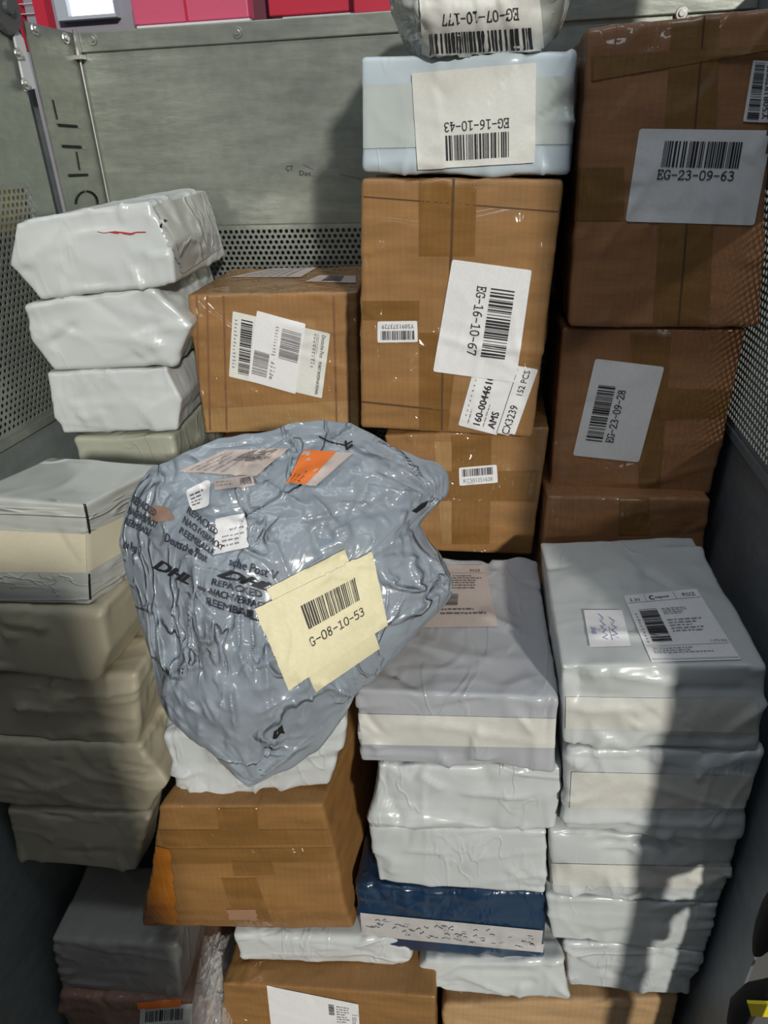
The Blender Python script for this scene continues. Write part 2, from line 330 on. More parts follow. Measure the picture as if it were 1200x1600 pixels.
def elements(els, w, h):
    """-> list of (verts2d, faces, material)"""
    out = []
    for e in els:
        k = e[0]
        if k == 'bar':      # x0,y0,x1,y1,seed[,mat[,vertical]]
            _, x0, y0, x1, y1, seed = e[:6]; mat = e[6] if len(e) > 6 else INK; vert = len(e) > 7 and e[7]
            rnd = random.Random(seed); vs = []; fs = []; L = (y1 - y0) if vert else (x1 - x0); unit = L / 95.0; p = 0
            while p < L - unit * 0.5:
                bw = rnd.choice((1, 1, 2, 2, 3)) * unit; bw = min(bw, L - p); b = len(vs)
                for q in range(5):
                    f_ = q / 4.0
                    if vert: vs += [(x0 + (x1 - x0) * f_, y0 + p), (x0 + (x1 - x0) * f_, y0 + p + bw)]
                    else: vs += [(x0 + p, y0 + (y1 - y0) * f_), (x0 + p + bw, y0 + (y1 - y0) * f_)]
                for q in range(4): fs.append((b + 2 * q, b + 2 * q + 1, b + 2 * q + 3, b + 2 * q + 2))
                p += bw + rnd.choice((1, 1, 1, 2, 3)) * unit
            out.append((vs, fs, mat))
        elif k == 'code':   # text,x0,y_top,x1,height[,mat]
            _, s, x0, y0, x1, hh = e[:6]; mat = e[6] if len(e) > 6 else INK
            cw = (x1 - x0) / len(s); vs = []; fs = []
            for i, ch in enumerate(s):
                for st in SL.get(ch, []):
                    st2 = [(x0 + cw * i + p[0] / 6 * cw * 0.92, y0 + p[1] / 10 * hh) for p in st]
                    v2, f2 = stroke(st2, hh * 0.115); b = len(vs); vs += v2; fs += [tuple(j + b for j in q) for q in f2]
            out.append((vs, fs, mat))
        elif k == 'txt':    # text,x0,y_base,x1,height[,mat[,bold]]
            _, s, x0, yb, x1, hh = e[:6]; mat = e[6] if len(e) > 6 else INK; bold = e[7] if len(e) > 7 else 0; sh = e[8] if len(e) > 8 else 0
            v, f = textmesh(s); vs = []; fs = []
            for dx in ([0] if not bold else [0, bold]):
                b = len(vs); vs += [(x0 + p[0] * (x1 - x0) + dx - sh * p[1] * hh, yb + p[1] * hh) for p in v]; fs += [tuple(j + b for j in q) for q in f]
            out.append((vs, fs, mat))
        elif k == 'greek':  # rows of print too small to read: x0,y0,x1,y1,rows,seed[,mat]
            _, x0, y0, x1, y1, rows, seed = e[:7]; mat = e[7] if len(e) > 7 else INK_GREY
            rnd = random.Random(seed); vs = []; fs = []; rh = (y1 - y0) / rows
            for r in range(rows):
                x = x0; end = x0 + (x1 - x0) * rnd.uniform(0.55, 1)
                while x < end:
                    L = rh * rnd.uniform(0.4, 1.6); L = min(L, end - x)
                    t = y0 + r * rh + rh * rnd.uniform(0.2, 0.3); b = len(vs)
                    vs += [(x, t), (x + L, t), (x + L, t + rh * 0.34), (x, t + rh * 0.34)]; fs.append((b, b + 1, b + 2, b + 3)); x += L + rh * 0.3
            out.append((vs, fs, mat))
        elif k == 'line':   # points, width[, mat]
            pts = e[1]; d2 = [pts[0]]
            for a, b in zip(pts, pts[1:]):
                n_ = max(1, int(math.hypot(b[0] - a[0], b[1] - a[1]) / (max(w, h) / 14)))
                d2 += [(a[0] + (b[0] - a[0]) * i / n_, a[1] + (b[1] - a[1]) * i / n_) for i in range(1, n_ + 1)]
            v, f = stroke(d2, e[2]); out.append((v, f, e[3] if len(e) > 3 else INK))
        elif k == 'poly':   # outline points, mat
            out.append((list(e[1]), [tuple(range(len(e[1])))], e[2]))
        elif k == 'grid':   # x0,y0,x1,y1,mat,n : a patch of the sheet in another colour
            _, x0, y0, x1, y1, mat, n_ = e; vs = [(x0 + (x1 - x0) * i / n_, y0 + (y1 - y0) * j / n_) for j in range(n_ + 1) for i in range(n_ + 1)]
            fs = [(j * (n_ + 1) + i, j * (n_ + 1) + i + 1, (j + 1) * (n_ + 1) + i + 1, (j + 1) * (n_ + 1) + i) for j in range(n_) for i in range(n_)]
            out.append((vs, fs, mat))
    return out
def decal(parent, name, quad, w, h, els=(), paper=PAPER, off=0.0013, res=None, label=None, radius=0.0, target=None, jag=0, thick=0.0):
    fn = homog(quad, w, h); tgt = target or parent; bv = bvh_of(tgt)
    # one normal for the whole sheet keeps it even
    hits = []
    for s in (0.1, 0.3, 0.5, 0.7, 0.9):
        for t in (0.1, 0.3, 0.5, 0.7, 0.9):
            u, v = fn(w * s, h * t); d = ray(u, v).normalized(); hit = bv.ray_cast(Vector((0, 0, 0)), d)
            if hit[0] is not None: hits.append((hit[0], hit[1] if hit[1].dot(d) < 0 else -hit[1]))
    if not hits: print('DECAL MISS', parent.name, name); return None
    nm = Vector((0, 0, 0)); c0 = Vector((0, 0, 0))
    for a, b in hits: nm += b; c0 += a
    nm.normalize(); c0 /= len(hits)
    V = []; Fc = []; mi = []; mats = []
    def place(s, t, o):
        u, v = fn(s, t); d = ray(u, v).normalized(); hit = bv.ray_cast(Vector((0, 0, 0)), d)
        if hit[0] is None or abs((hit[0] - c0).dot(nm)) > 0.06:
            den = d.dot(nm); return d * (c0.dot(nm) / den) + nm * o, True
        b = hit[1] if hit[1].dot(d) < 0 else -hit[1]
        return hit[0] + (nm * 0.6 + b * 0.4 if nm.dot(b) > 0.3 else b) * o, False
    def add(vs, fs, mat, o):
        if mat not in mats: mats.append(mat)
        b = len(V); bad = set()
        for j, p in enumerate(vs):
            r_ = place(p[0], p[1], o); V.append(r_[0])
            if r_[1]: bad.add(j)
        for q in fs:
            if not any(i in bad for i in q): Fc.append(tuple(i + b for i in q)); mi.append(mats.index(mat))
    if paper is not None:
        px = max(math.dist(quad[0], quad[1]), math.dist(quad[3], quad[2])); py = max(math.dist(quad[0], quad[3]), math.dist(quad[1], quad[2]))
        nx = max(2, int(px / 4)); ny = max(2, int(py / 4)); rnd = random.Random(name + str(quad[0]))
        vs = []
        for j in range(ny + 1):
            for i in range(nx + 1):
                x, y = w * i / nx, h * j / ny
                if radius:
                    cx = min(max(x, radius), w - radius); cy = min(max(y, radius), h - radius); dd = math.hypot(x - cx, y - cy)
                    if dd > radius: x = cx + (x - cx) * radius / dd; y = cy + (y - cy) * radius / dd
                if jag and i in (0, nx): x += rnd.uniform(-jag, jag)
                vs.append((x, y))
        fs = [(j * (nx + 1) + i, j * (nx + 1) + i + 1, (j + 1) * (nx + 1) + i + 1, (j + 1) * (nx + 1) + i) for j in range(ny) for i in range(nx)]
        add(vs, fs, paper, off)
    for k, (vs, fs, mat) in enumerate(elements(els, w, h)):
        add(vs, fs, mat, off + 0.0005 + 0.00005 * k)
    ob = mesh_obj(name, V, Fc, mats, parent=parent, midx=mi)
    if label: ob['label'] = label
    return ob

# ------------------------------------------------------------------ folds of film and paper
def seg_disp(P, segs):
    """sum of straight creases: each seg = (a, b, width, height, kind) on points P (n x d)"""
    out = np.zeros(len(P))
    for a, b, w_, h_, kind, side in segs:
        a = np.array(a); b = np.array(b); ab = b - a; L2 = float(ab @ ab) + 1e-12
        t = (P - a) @ ab / L2; tc = np.clip(t, 0, 1); d = P - (a + tc[:, None] * ab); dist = np.sqrt((d * d).sum(1))
        taper = np.clip(1.6 * np.sin(np.pi * np.clip(tc, 0.03, 1)), 0, 1) if kind == 0 else np.clip((1 - tc) * 1.4, 0, 1)
        v = np.exp(-dist / w_)
        if kind == 2 or side is not None:
            s_ = d @ np.array(side); v = np.where(s_ > 0, v, np.exp(-dist / (w_ * 0.22)))
        out += h_ * v * taper
    return out
# ------------------------------------------------------------------ parcels
def spaced(n, edge):
    # samples in -1..1 crowded towards both ends
    return [math.sin((2 * i / n - 1) * math.pi / 2) * edge + (2 * i / n - 1) * (1 - edge) for i in range(n + 1)]
def parcel(name, q, Y, depth, mat, r=0.004, bulge=0.004, wr=0.0015, wf=14.0, tipR=0, tipL=0, sag=0.0, level=0.7, step=0.0036, zbot=None,
           label='', cat='parcel', group=None, stretch=(1, 1, 1), dents=0.0, folds=None, Yl=None, front=None, backz=0.0, skew=0.0, seed=None, lowbulge=0.0):
    TL, TR, BR, BL = q
    tr, br = onY(*TR, Y), onY(*BR, Y)
    if Yl is None:
        rb, rt = ray(*BL), ray(*TL); yb = br.z * rb.y / rb.z
        Yl = Y + max(-0.03, min(0.03, yb - Y)) * level
    tl, bl = onY(*TL, Yl), onY(*BL, Yl)
    for p in (tl, tr, br, bl): p.x = min(max(p.x, XL + 0.009), XR - 0.007)
    ex = (tr - tl); ex.z = 0; ex.normalize(); dv = Vector((-ex.y, ex.x, 0)); dv = (dv + Vector((skew, 0, 0))).normalized() * depth
    if zbot is not None:
        for p, t in ((br, tr), (bl, tl)): p.z = zbot
    bk = [p + dv for p in (tl, tr, br, bl)]
    for p in bk: p.x = min(max(p.x, XL + 0.009), XR - 0.007); p.y = min(p.y, YB - 0.004)
    bk[0].z += backz; bk[1].z += backz
    C = {(-1, -1, -1): bl, (1, -1, -1): br, (-1, -1, 1): tl, (1, -1, 1): tr, (-1, 1, -1): bk[3], (1, 1, -1): bk[2], (-1, 1, 1): bk[0], (1, 1, 1): bk[1]}
    W_, H_, D_ = (tr - tl).length, (tl - bl).length, depth
    half = Vector((W_ / 2, D_ / 2, H_ / 2))
    nx, ny, nz = [max(6, min(88, int(2 * a / step))) for a in half]
    gx, gy, gz = spaced(nx, 0.25), spaced(ny, 0.25), spaced(nz, 0.25)
    idx = {}; P = []; NR_ = []; Fc = []
    r = r if r > .03 else r * .62; rr = min(r, min(half) * 0.95); seed = seed if seed is not None else sum(ord(c) for c in label)
    so = Vector((seed * 1.37 % 50, seed * 0.73 % 50, seed * 2.11 % 50))
    def tri(x, y, z):
        p = Vector((0, 0, 0))
        for k, c in C.items(): p += c * ((1 + k[0] * x) * (1 + k[1] * y) * (1 + k[2] * z) / 8)
        return p
    def vid(i, j, k):
        key = (i, j, k)
        if key in idx: return idx[key]
        x, y, z = gx[i], gy[j], gz[k]; q_ = Vector((x * half.x, y * half.y, z * half.z))
        inn = Vector([min(max(q_[a], -(half[a] - rr)), half[a] - rr) for a in range(3)]); d = q_ - inn
        if d.length > 1e-9: q_ = inn + d * (rr / d.length)
        bx, by, bz = 1 - x * x, 1 - y * y, 1 - z * z
        if i in (0, nx): q_.x += (1 if i else -1) * bulge * 0.5 * by * bz * 0.7
        if j in (0, ny): q_.y += (1 if j else -1) * bulge * 0.5 * bx * bz
        if k in (0, nz): q_.z += (1 if k else -1) * bulge * 0.5 * bx * by
        if lowbulge and z < 0: q_.y -= lowbulge * math.sin(-z * math.pi) * (1 - y) / 2
        if tipR and x > 0.55: q_.x += tipR * ((x - 0.55) / 0.45) * max(0, 1 - abs(z + 0.05) * 1.15) * (1 - 0.45 * (y + 1)); 
        if tipL and x < -0.55: q_.x -= tipL * ((-x - 0.55) / 0.45) * max(0, 1 - abs(z) * 1.1) * (1 - 0.35 * (y + 1))
        if sag: q_.z -= sag * (1 - x * x) * (1 if z > 0 else 0.8)
        w_ = tri(q_.x / half.x, q_.y / half.y, q_.z / half.z)
        nrm = Vector((x ** 9, y ** 9, z ** 9)); nrm.normalize()
        pp = Vector((w_.x * stretch[0], w_.y * stretch[1], w_.z * stretch[2]))
        nn = noise.noise(pp * 5 + so)
        pw = pp + Vector(noise.noise_vector(pp * 6 + so)) * 0.03
        rid = 1 - abs(noise.noise(Vector((pw.x * wf * .45, pw.y * wf, pw.z * wf * 1.5)) + so * 1.7)) * 6
        rid2 = 1 - abs(noise.noise(Vector((pw.x * wf * 2, pw.y * wf, pw.z * wf * .8)) + so)) * 6
        rid3 = 1 - abs(noise.noise(pw * wf * 2.4 + so * 2)) * 5
        m1 = max(0, noise.noise(pp * 7 + so * 4) + .35); m2 = max(0, noise.noise(pp * 8 + so * 5) + .2)
        disp = wr * (0.8 * nn + m1 * 1.3 * max(0, rid) + m2 * 1.3 * max(0, rid2) + .5 * max(0, rid3) * m1 - 0.3)
        if dents: disp -= dents * max(0, noise.noise(pp * 9 + so * 3) - 0.15)
        w_ += nrm * disp
        w_ += Vector(noise.noise_vector(pp * 11 + so)) * wr * 0.45
        idx[key] = len(P); P.append(w_); NR_.append(nrm); return idx[key]
    for (a, b, n1, n2, mk) in (('x', 'z', nx, nz, lambda s, t, e: (s, ny if e else 0, t)), ('x', 'y', nx, ny, lambda s, t, e: (s, t, nz if e else 0)), ('y', 'z', ny, nz, lambda s, t, e: (nx if e else 0, s, t))):
        for e in (0, 1):
            for s in range(n1):
                for t in range(n2):
                    f = [vid(*mk(s, t, e)), vid(*mk(s + 1, t, e)), vid(*mk(s + 1, t + 1, e)), vid(*mk(s, t + 1, e))]
                    flip = (a == 'x' and b == 'z' and e == 1) or (a == 'x' and b == 'y' and e == 0) or (a == 'y' and e == 0)
                    Fc.append(tuple(reversed(f)) if flip else tuple(f))
    nf = folds if folds is not None else (26 if cat == 'parcel' else 14)
    rnd = random.Random(seed * 7 + 3); segs = []
    for k in range(nf):
        face = rnd.choice('FFFFTTR'); u, v = rnd.uniform(-1, 1), rnd.uniform(-1, 1)
        near = rnd.random() < 0.55                    # many creases start at an edge or a corner
        if near: u, v = (rnd.choice((-1, 1)), v) if rnd.random() < .45 else (u, rnd.choice((-1, 1)))
        L = rnd.uniform(.015, .075); th = rnd.uniform(0, math.tau)
        if near: th = math.atan2(-v, -u) + rnd.uniform(-.9, .9)
        if rnd.random() < .25: th = rnd.choice((0, math.pi)) + rnd.uniform(-.12, .12); L *= 1.8
        if face == 'F': A_ = tri(u, -1, v); ax1, ax2 = (tr - tl).normalized(), (tl - bl).normalized()
        elif face == 'T': A_ = tri(u, v, 1); ax1, ax2 = (tr - tl).normalized(), dv.normalized()
        else: A_ = tri(1, u, v); ax1, ax2 = dv.normalized(), (tl - bl).normalized()
        dr = ax1 * math.cos(th) + ax2 * math.sin(th); B_ = A_ + dr * L
        side = tuple(ax1 * -math.sin(th) + ax2 * math.cos(th)) if rnd.random() < .6 else None
        segs.append((tuple(A_), tuple(B_), rnd.uniform(.0045, .013), wr * rnd.choice((-1, 1, 1)) * rnd.uniform(1.0, 2.7) * (1 if cat == 'parcel' else .7), 1 if near else 0, side))
    if nf:
        PA = np.array([tuple(p) for p in P]); dd_ = seg_disp(PA, segs)
        for i_, p_ in enumerate(P): P[i_] = p_ + NR_[i_] * float(dd_[i_])
    for p_ in P: p_.x = min(max(p_.x, XL + 0.003), XR - 0.003); p_.y = min(p_.y, YB - 0.003)
    zb = min(p.z for p in P); org = (bl + br + bk[2] + bk[3]) / 4; org.z = zb
    o = mesh_obj(name, P, Fc, mat, origin=org)
    o['_tl'] = 0
    tag(o, label, cat, group)
    return o
def tape(o, quad, mat=TAPE, name='packing_tape', off=None):
    off = off if off is not None else {'tape_band': .0010, 'crease_line': .0009}.get(name, .0005)
    return decal(o, name, quad, 1, 1, paper=mat, off=off)

# ================================================================== SETTING
def struct(o): o['kind'] = 'structure'; return o
# back wall of the container: solid sheet above, perforated band below, solid sheet further down
zt = 0.158; zp = -0.096; zq = -0.46
mb = MB(); mb.box(XL, YB, zp, XR, YB + 0.003, zt); mb.box(XL, YB, FLOOR, XR, YB + 0.003, zq)
mb.box(XL, YB - 0.004, zt - 0.024, XR + 0.0, YB, zt)          # folded rim
wb = struct(mb.build('wall_back', [ZINC], origin=(0, YB, FLOOR), bevel=0.0015))
V, Fc = hexplate(Vector((XL, YB, zq)), Vector((1, 0, 0)), Vector((0, 0, 1)), XR - XL, zp - zq, 0.0089, 0.60, 0)
o = mesh_obj('perforated_panel', V, Fc, [ZINC], parent=wb, smooth=False)
md = o.modifiers.new('thickness', 'SOLIDIFY'); md.thickness = 0.0015; md.offset = 0
for (u, v) in ((145, 62), (371, 51), (790, 33), (1065, 21)):
    p = onY(u, v, YB - 0.004)
    m2 = MB(); m2.add(cyl(p, (0, -1, 0), 0.0075, 0.002, 20, 0.0065)); m2.add(cyl(p + Vector((0, -0.002, 0)), (0, -1, 0), 0.0042, 0.0025, 12, 0.0034)); m2.build('bolt', [STEEL], parent=wb)
BV[wb.name] = BVHTree.FromPolygons([(-2, YB, -2), (2, YB, -2), (2, YB, 2), (-2, YB, 2)], [(0, 1, 2, 3)])
decal(wb, 'marker_writing', [(446, 254), (492, 256), (492, 276), (446, 274)], 46, 20, [('txt', 'CT', 1, 13, 12, 9, INK), ('txt', 'Dav.', 22, 19, 42, 8, INK), ('line', [(28, 2), (44, 9)], 0.9, INK_FADED)], paper=None, off=0.0004)
decal(wb, 'scuff_mark', [(480, 262), (566, 262), (566, 284), (480, 284)], 86, 22, [('line', [(4, 11), (30, 14), (46, 12), (58, 15)], 0.7, INK_GREY), ('line', [(50, 10), (84, 18)], 0.9, INK_FADED)], paper=None, off=0.0004)

# left wall
G = 0.0025
mb = MB()
y1 = 0.935
mb.box(XL - G, -0.05, FLOOR, XL, YB, -0.31)                  # solid lower sheet
mb.box(XL - G, -0.05, -0.023, XL, y1, zt + 0.06)             # solid upper sheet
mb.box(XL - G, 0.895, -0.31, XL, y1, -0.023)
mb.box(XL - G, 0.963, -0.31, XL, YB, zt)                     # corner panel
mb.box(XL - 0.02, y1 - 0.01, -0.31, XL - 0.012, 0.97, zt)    # recess behind the gap
mb.box(XL - 0.002, -0.05, -0.322, XL + 0.004, YB, -0.312)    # fold
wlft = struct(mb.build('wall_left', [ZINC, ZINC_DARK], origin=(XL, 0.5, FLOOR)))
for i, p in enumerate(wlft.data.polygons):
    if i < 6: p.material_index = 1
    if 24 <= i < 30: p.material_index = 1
V, Fc = hexplate(Vector((XL, -0.05, -0.31)), Vector((0, 1, 0)), Vector((0, 0, 1)), 0.945, 0.287, 0.0089, 0.60, 0)
o = mesh_obj('perforated_panel', V, Fc, [ZINC], parent=wlft, smooth=False)
md = o.modifiers.new('thickness', 'SOLIDIFY'); md.thickness = 0.0015; md.offset = 0
BV[wlft.name] = BVHTree.FromPolygons([(XL, -2, -2), (XL, 2, -2), (XL, 2, 2), (XL, -2, 2)], [(0, 1, 2, 3)])
slots = [[(81, 156), (83, 156), (90, 187), (88, 187)], [(89, 193), (127, 196), (128, 201), (91, 198)], [(96, 226), (133, 228), (134, 233), (97, 231)],
         [(118, 237), (120, 237), (125, 266), (123, 266)], [(106, 272), (142, 271), (143, 275), (107, 277)]]
for k, s in enumerate(slots):
    decal(wlft, 'slot_cutout', s, 1, 1, [('grid', 0, 0, 0.8, 1, BLACK, 1), ('grid', 0.84, 0, 1, 1, INK_GREY, 1)] if k in (1, 2, 4) else [('grid', 0, 0, 1, 1, BLACK, 1)], paper=None, off=0.0004)
arc = [(134 - 17 * math.cos(a) + 1, 318 - 19 * math.sin(a)) for a in [math.radians(t) for t in range(0, 181, 15)]]
decal(wlft, 'slot_cutout', [(110, 290), (160, 290), (160, 330), (110, 330)], 50, 40, [('line', [(a - 110, b - 290) for a, b in arc[:6]], 3.2, BLACK), ('line', [(a - 110, b - 290) for a, b in arc[6:]], 3.2, BLACK)], paper=None, off=0.0004)
for (u, v) in ((54, 46), (102, 60)):
    p = onX(u, v, XL)
    m2 = MB(); m2.add(cyl(p, (1, 0, 0), 0.0075, 0.002, 20, 0.0065)); m2.add(cyl(p + Vector((0.002, 0, 0)), (1, 0, 0), 0.0042, 0.0025, 12, 0.0034)); m2.build('bolt', [STEEL], parent=wlft)
# corner seam: thin rod in the corner and weld bead at its top
m2 = MB(); m2.add(cyl((XL + 0.003, YB - 0.003, -0.32), (0, 0, 1), 0.0018, 0.45, 8)); m2.box(XL, YB - 0.012, 0.126, XL + 0.012, YB - 0.001, 0.131)
m2.add(cyl((XL + 0.005, YB - 0.006, 0.131), (0, 0, 1), 0.0045, 0.030, 10, 0.003)); m2.build('corner_seam', [STEEL, BLACK], parent=wlft)
# white hinge plate over the gap
c = [onX(u, v, XL + 0.004) for u, v in ((14, 30), (34, 62), (53, 138), (38, 142))]
vs = [p + Vector((dx, 0, 0)) for dx in (0, 0.003) for p in c]; vs[3].y -= 0; fs = [(0, 3, 2, 1), (4, 5, 6, 7)] + [(i, (i + 1) % 4, 4 + (i + 1) % 4, 4 + i) for i in range(4)]
hp = tag(mesh_obj('hinge_plate', vs, fs, simple('white_plate', (0.62, 0.64, 0.68), 0.4), origin=c[3], smooth=False), 'pale bolted hinge plate over the gap at the top of the left container wall', 'bracket')
for (u, v) in ((28, 84), (39, 131)):
    p = onX(u, v, XL + 0.007); m2 = MB(); m2.add(cyl(p, (1, 0, 0), 0.0068, 0.002, 18, 0.006)); m2.add(cyl(p + Vector((0.002, 0, 0)), (1, 0, 0), 0.0038, 0.003, 12, 0.003)); m2.build('bolt', [STEEL], parent=hp)
p = onX(20, 42, XL + 0.0072); m2 = MB(); m2.add(cyl(p, (1, 0, 0), 0.0062, 0.0006, 18)); m2.build('hole', [BLACK], parent=hp)
m2 = MB(); p = onX(4, 12, XL + 0.004); m2.add(cyl(p, (1, 0, 0), 0.028, 0.006, 24, 0.025)); m2.add(cyl(p + Vector((0.006, 0, 0)), (1, 0, 0), 0.008, 0.005, 14, 0.007)); m2.build('hinge_head', [simple('dark_steel', (0.13, 0.14, 0.14), 0.4, 0.5)], parent=hp)

# right wall; near its front edge the lower part is an open frame with an upright
mb = MB(); yf = 0.297
mb.box(XR, yf, -0.66, XR + G, YB, -0.31); mb.box(XR, 0.446, FLOOR, XR + G, YB, -0.66); mb.box(XR, 0.318, FLOOR, XR + 0.006, 0.372, -0.66)
mb.box(XR, yf, -0.05, XR + G, YB, zt); mb.box(XR, yf, zt, XR + G, 0.80, 0.36); mb.box(XR, yf, -0.31, XR + G, 0.30, -0.05)  # part above the rim is added out of view to shade the tall box
mb.box(XR - 0.004, 0.345, -0.322, XR + 0.002, YB, -0.312)
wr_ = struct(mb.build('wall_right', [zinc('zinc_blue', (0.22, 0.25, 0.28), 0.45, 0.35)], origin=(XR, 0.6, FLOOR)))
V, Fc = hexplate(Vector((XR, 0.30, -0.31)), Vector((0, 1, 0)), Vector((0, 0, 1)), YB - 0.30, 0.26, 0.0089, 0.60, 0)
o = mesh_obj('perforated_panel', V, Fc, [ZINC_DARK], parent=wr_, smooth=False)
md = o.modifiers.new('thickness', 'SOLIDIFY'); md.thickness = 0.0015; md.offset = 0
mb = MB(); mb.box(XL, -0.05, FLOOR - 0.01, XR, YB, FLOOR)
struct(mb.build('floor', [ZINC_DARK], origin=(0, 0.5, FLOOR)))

# surroundings behind the container
YW = 2.2
def bgq(u0, v0, u1, v1, y, th=0.03):
    a = onY(u0, v1, y); b = onY(u1, v0, y); xa = onY(u0, 20, y).x; xb = onY(u1, 20, y).x; return (xa, y, a.z, xb, y + th, b.z)
GW = simple('hall_wall', (0.27, 0.26, 0.31), 0.7)
mb = MB()
hall = [(onY(-500, 0, YW).x, YW + 0.05, -1.6), (onY(206, 0, YW).x, YW + 0.1, 1.2)]
mb.box(-3.2, YW + 0.04, -1.6, onY(206, 0, YW).x, YW + 0.14, 1.4)
mb.box(onY(206, 0, YW).x, YW + 0.10, -1.6, 2.2, YW + 0.14, 1.4)
struct(mb.build('wall_back', [GW], origin=(0, YW, -1.6)))
mb = MB(); x0, _, z0, x1, _, z1 = bgq(103, -90, 176, 25, YW)
win = MB(); fx0, _, fz0, fx1, _, fz1 = bgq(85, -100, 178, 32, YW)
win.box(fx0, YW + 0.01, fz0, x0, YW + 0.04, fz1); win.box(x1, YW + 0.01, fz0, fx1, YW + 0.04, fz1); win.box(x0, YW + 0.01, fz0, x1, YW + 0.04, z0); win.box(x0, YW + 0.01, z1, x1, YW + 0.04, fz1)
wo = struct(win.build('window_1', [simple('window_frame', (0.42, 0.46, 0.54), 0.5)], origin=(x0, YW, z0)))
pn = MB(); pn.box(x0, YW + 0.03, z0, x1, YW + 0.035, z1); pn.build('pane', [simple('daylight', (0.93, 0.97, 1.0), 0.3, emit=1.6)], parent=wo)
PINK = simple('pink_panel', (0.62, 0.10, 0.19), 0.5); DRED = simple('red_panel', (0.50, 0.02, 0.05), 0.5); WH = simple('white_rail', (0.75, 0.73, 0.76), 0.5)
def bgthing(name, label, cat, q, y, mat, rail=None, seams=(), th=0.05):
    m = MB(); b = bgq(*q, y, th); m.box(*b); ob = tag(m.build(name, [mat], origin=((b[0] + b[3]) / 2, y, b[2]), bevel=0.003), label, cat)
    if rail: m = MB(); r = bgq(*rail, y - 0.012, 0.02); m.box(*r); m.build('bottom_rail', [WH], parent=ob)
    for s in seams: m = MB(); r = bgq(s, q[1], s + 3, q[3], y - 0.004, 0.01); m.box(*r); m.build('seam', [DRED], parent=ob)
    return ob
bgthing('red_board', 'pinkish red sheet panel with white bottom rail beside the bright window', 'panel', (207, -60, 388, 40), YW - 0.1, PINK, (210, 33, 389, 41), (289,))
bgthing('red_board', 'deep red sheet panel with thin white bottom edge, behind the middle of the container rim', 'panel', (420, -60, 552, 26), YW - 0.05, DRED, (441, 21, 553, 27), ())
bgthing('red_board', 'narrow deep red panel just left of the clear-wrapped top bag', 'panel', (553, -60, 640, 22), YW - 0.1, DRED, (578, 19, 640, 26), ())
bgthing('red_board', 'dark red strip above the rim between the clear-wrapped bag and the tall brown box', 'panel', (880, -60, 1240, 1), YW - 0.1, DRED, (900, 1, 1240, 12), ())
tag(MB().box(*bgq(388, -60, 446, 36, YW, 0.02)).build('gap_shade', [simple('gap_shade', (0.13, 0.03, 0.05), 0.7)], origin=onY(415, 36, YW)), 'dark maroon strip painted as the shaded gap between two red panels', 'post')  # dark strip stands in for the shadow in the gap between the panels
rf = MB(); rf.box(*bgq(54, -80, 72, 80, 1.7, 0.03)); rf.box(*bgq(18, -80, 28, 80, 1.7, 0.03))
rfo = tag(rf.build('red_rack', [DRED], origin=onY(45, 80, 1.7)), 'red rack frame with pale shelves at the top left corner', 'rack')
for v in (-12, 4, 20):
    m = MB(); m.box(*bgq(28, v, 54, v + 3, 1.71, 0.03)); m.build('shelf', [WH], parent=rfo)
# yellow sack seen through the left perforations, pale backdrop beyond the right ones
yp = onX(10, 308, -.82); m = MB(); m.box(-0.84, yp.y - .022, yp.z - .06, -0.80, yp.y + .022, yp.z + .05); tag(m.build('yellow_post', [simple('yellow', (0.85, 0.48, 0.02), 0.5)], origin=(-0.83, 0.76, -0.22), bevel=0.01), 'yellow post seen through the holes of the left wall', 'post')
m = MB(); m.box(0.55, 0.5, FLOOR, 0.60, 1.6, -0.02); struct(m.build('hole_backdrop_1', [simple('pale_wall', (0.62, 0.62, 0.62), 0.8)], origin=(0.6, 1, FLOOR)))
m = MB(); m.box(-0.66, 1.32, FLOOR - .15, 0.8, 1.36, 0.02); struct(m.build('hole_backdrop_2', [simple('dark_board', (0.035, 0.035, 0.035), 0.8)], origin=(0, 1.3, FLOOR - .15)))  # dark backdrop added so the back wall's holes look dark
m = MB(); m.box(-0.98, 0.0, FLOOR - .15, -0.94, 1.32, 0.02); struct(m.build('hole_backdrop_3', [simple('dark_blue_board', (0.03, 0.035, 0.05), 0.8)], origin=(-.96, .6, FLOOR - .15)))  # dark backdrop added so the left wall's holes look dark
# hall floor all round
m = MB(); m.box(-4, -3, FLOOR - 0.16, 4, YW + 0.2, FLOOR - 0.15); struct(m.build('floor', [simple('concrete', (0.22, 0.21, 0.20), 0.8)], origin=(0, 0, FLOOR - 0.15)))
# unseen blocker added behind and left of the camera: keeps the sun off the lower left stack
m = MB(); m.box(-1.2, -0.62, FLOOR - 0.15, 0.145, -0.58, 0.10); struct(m.build('sun_blocker', [simple('blocker_dark', (0.10, 0.09, 0.08), 0.8)], origin=(-0.5, -0.6, FLOOR - 0.15)))

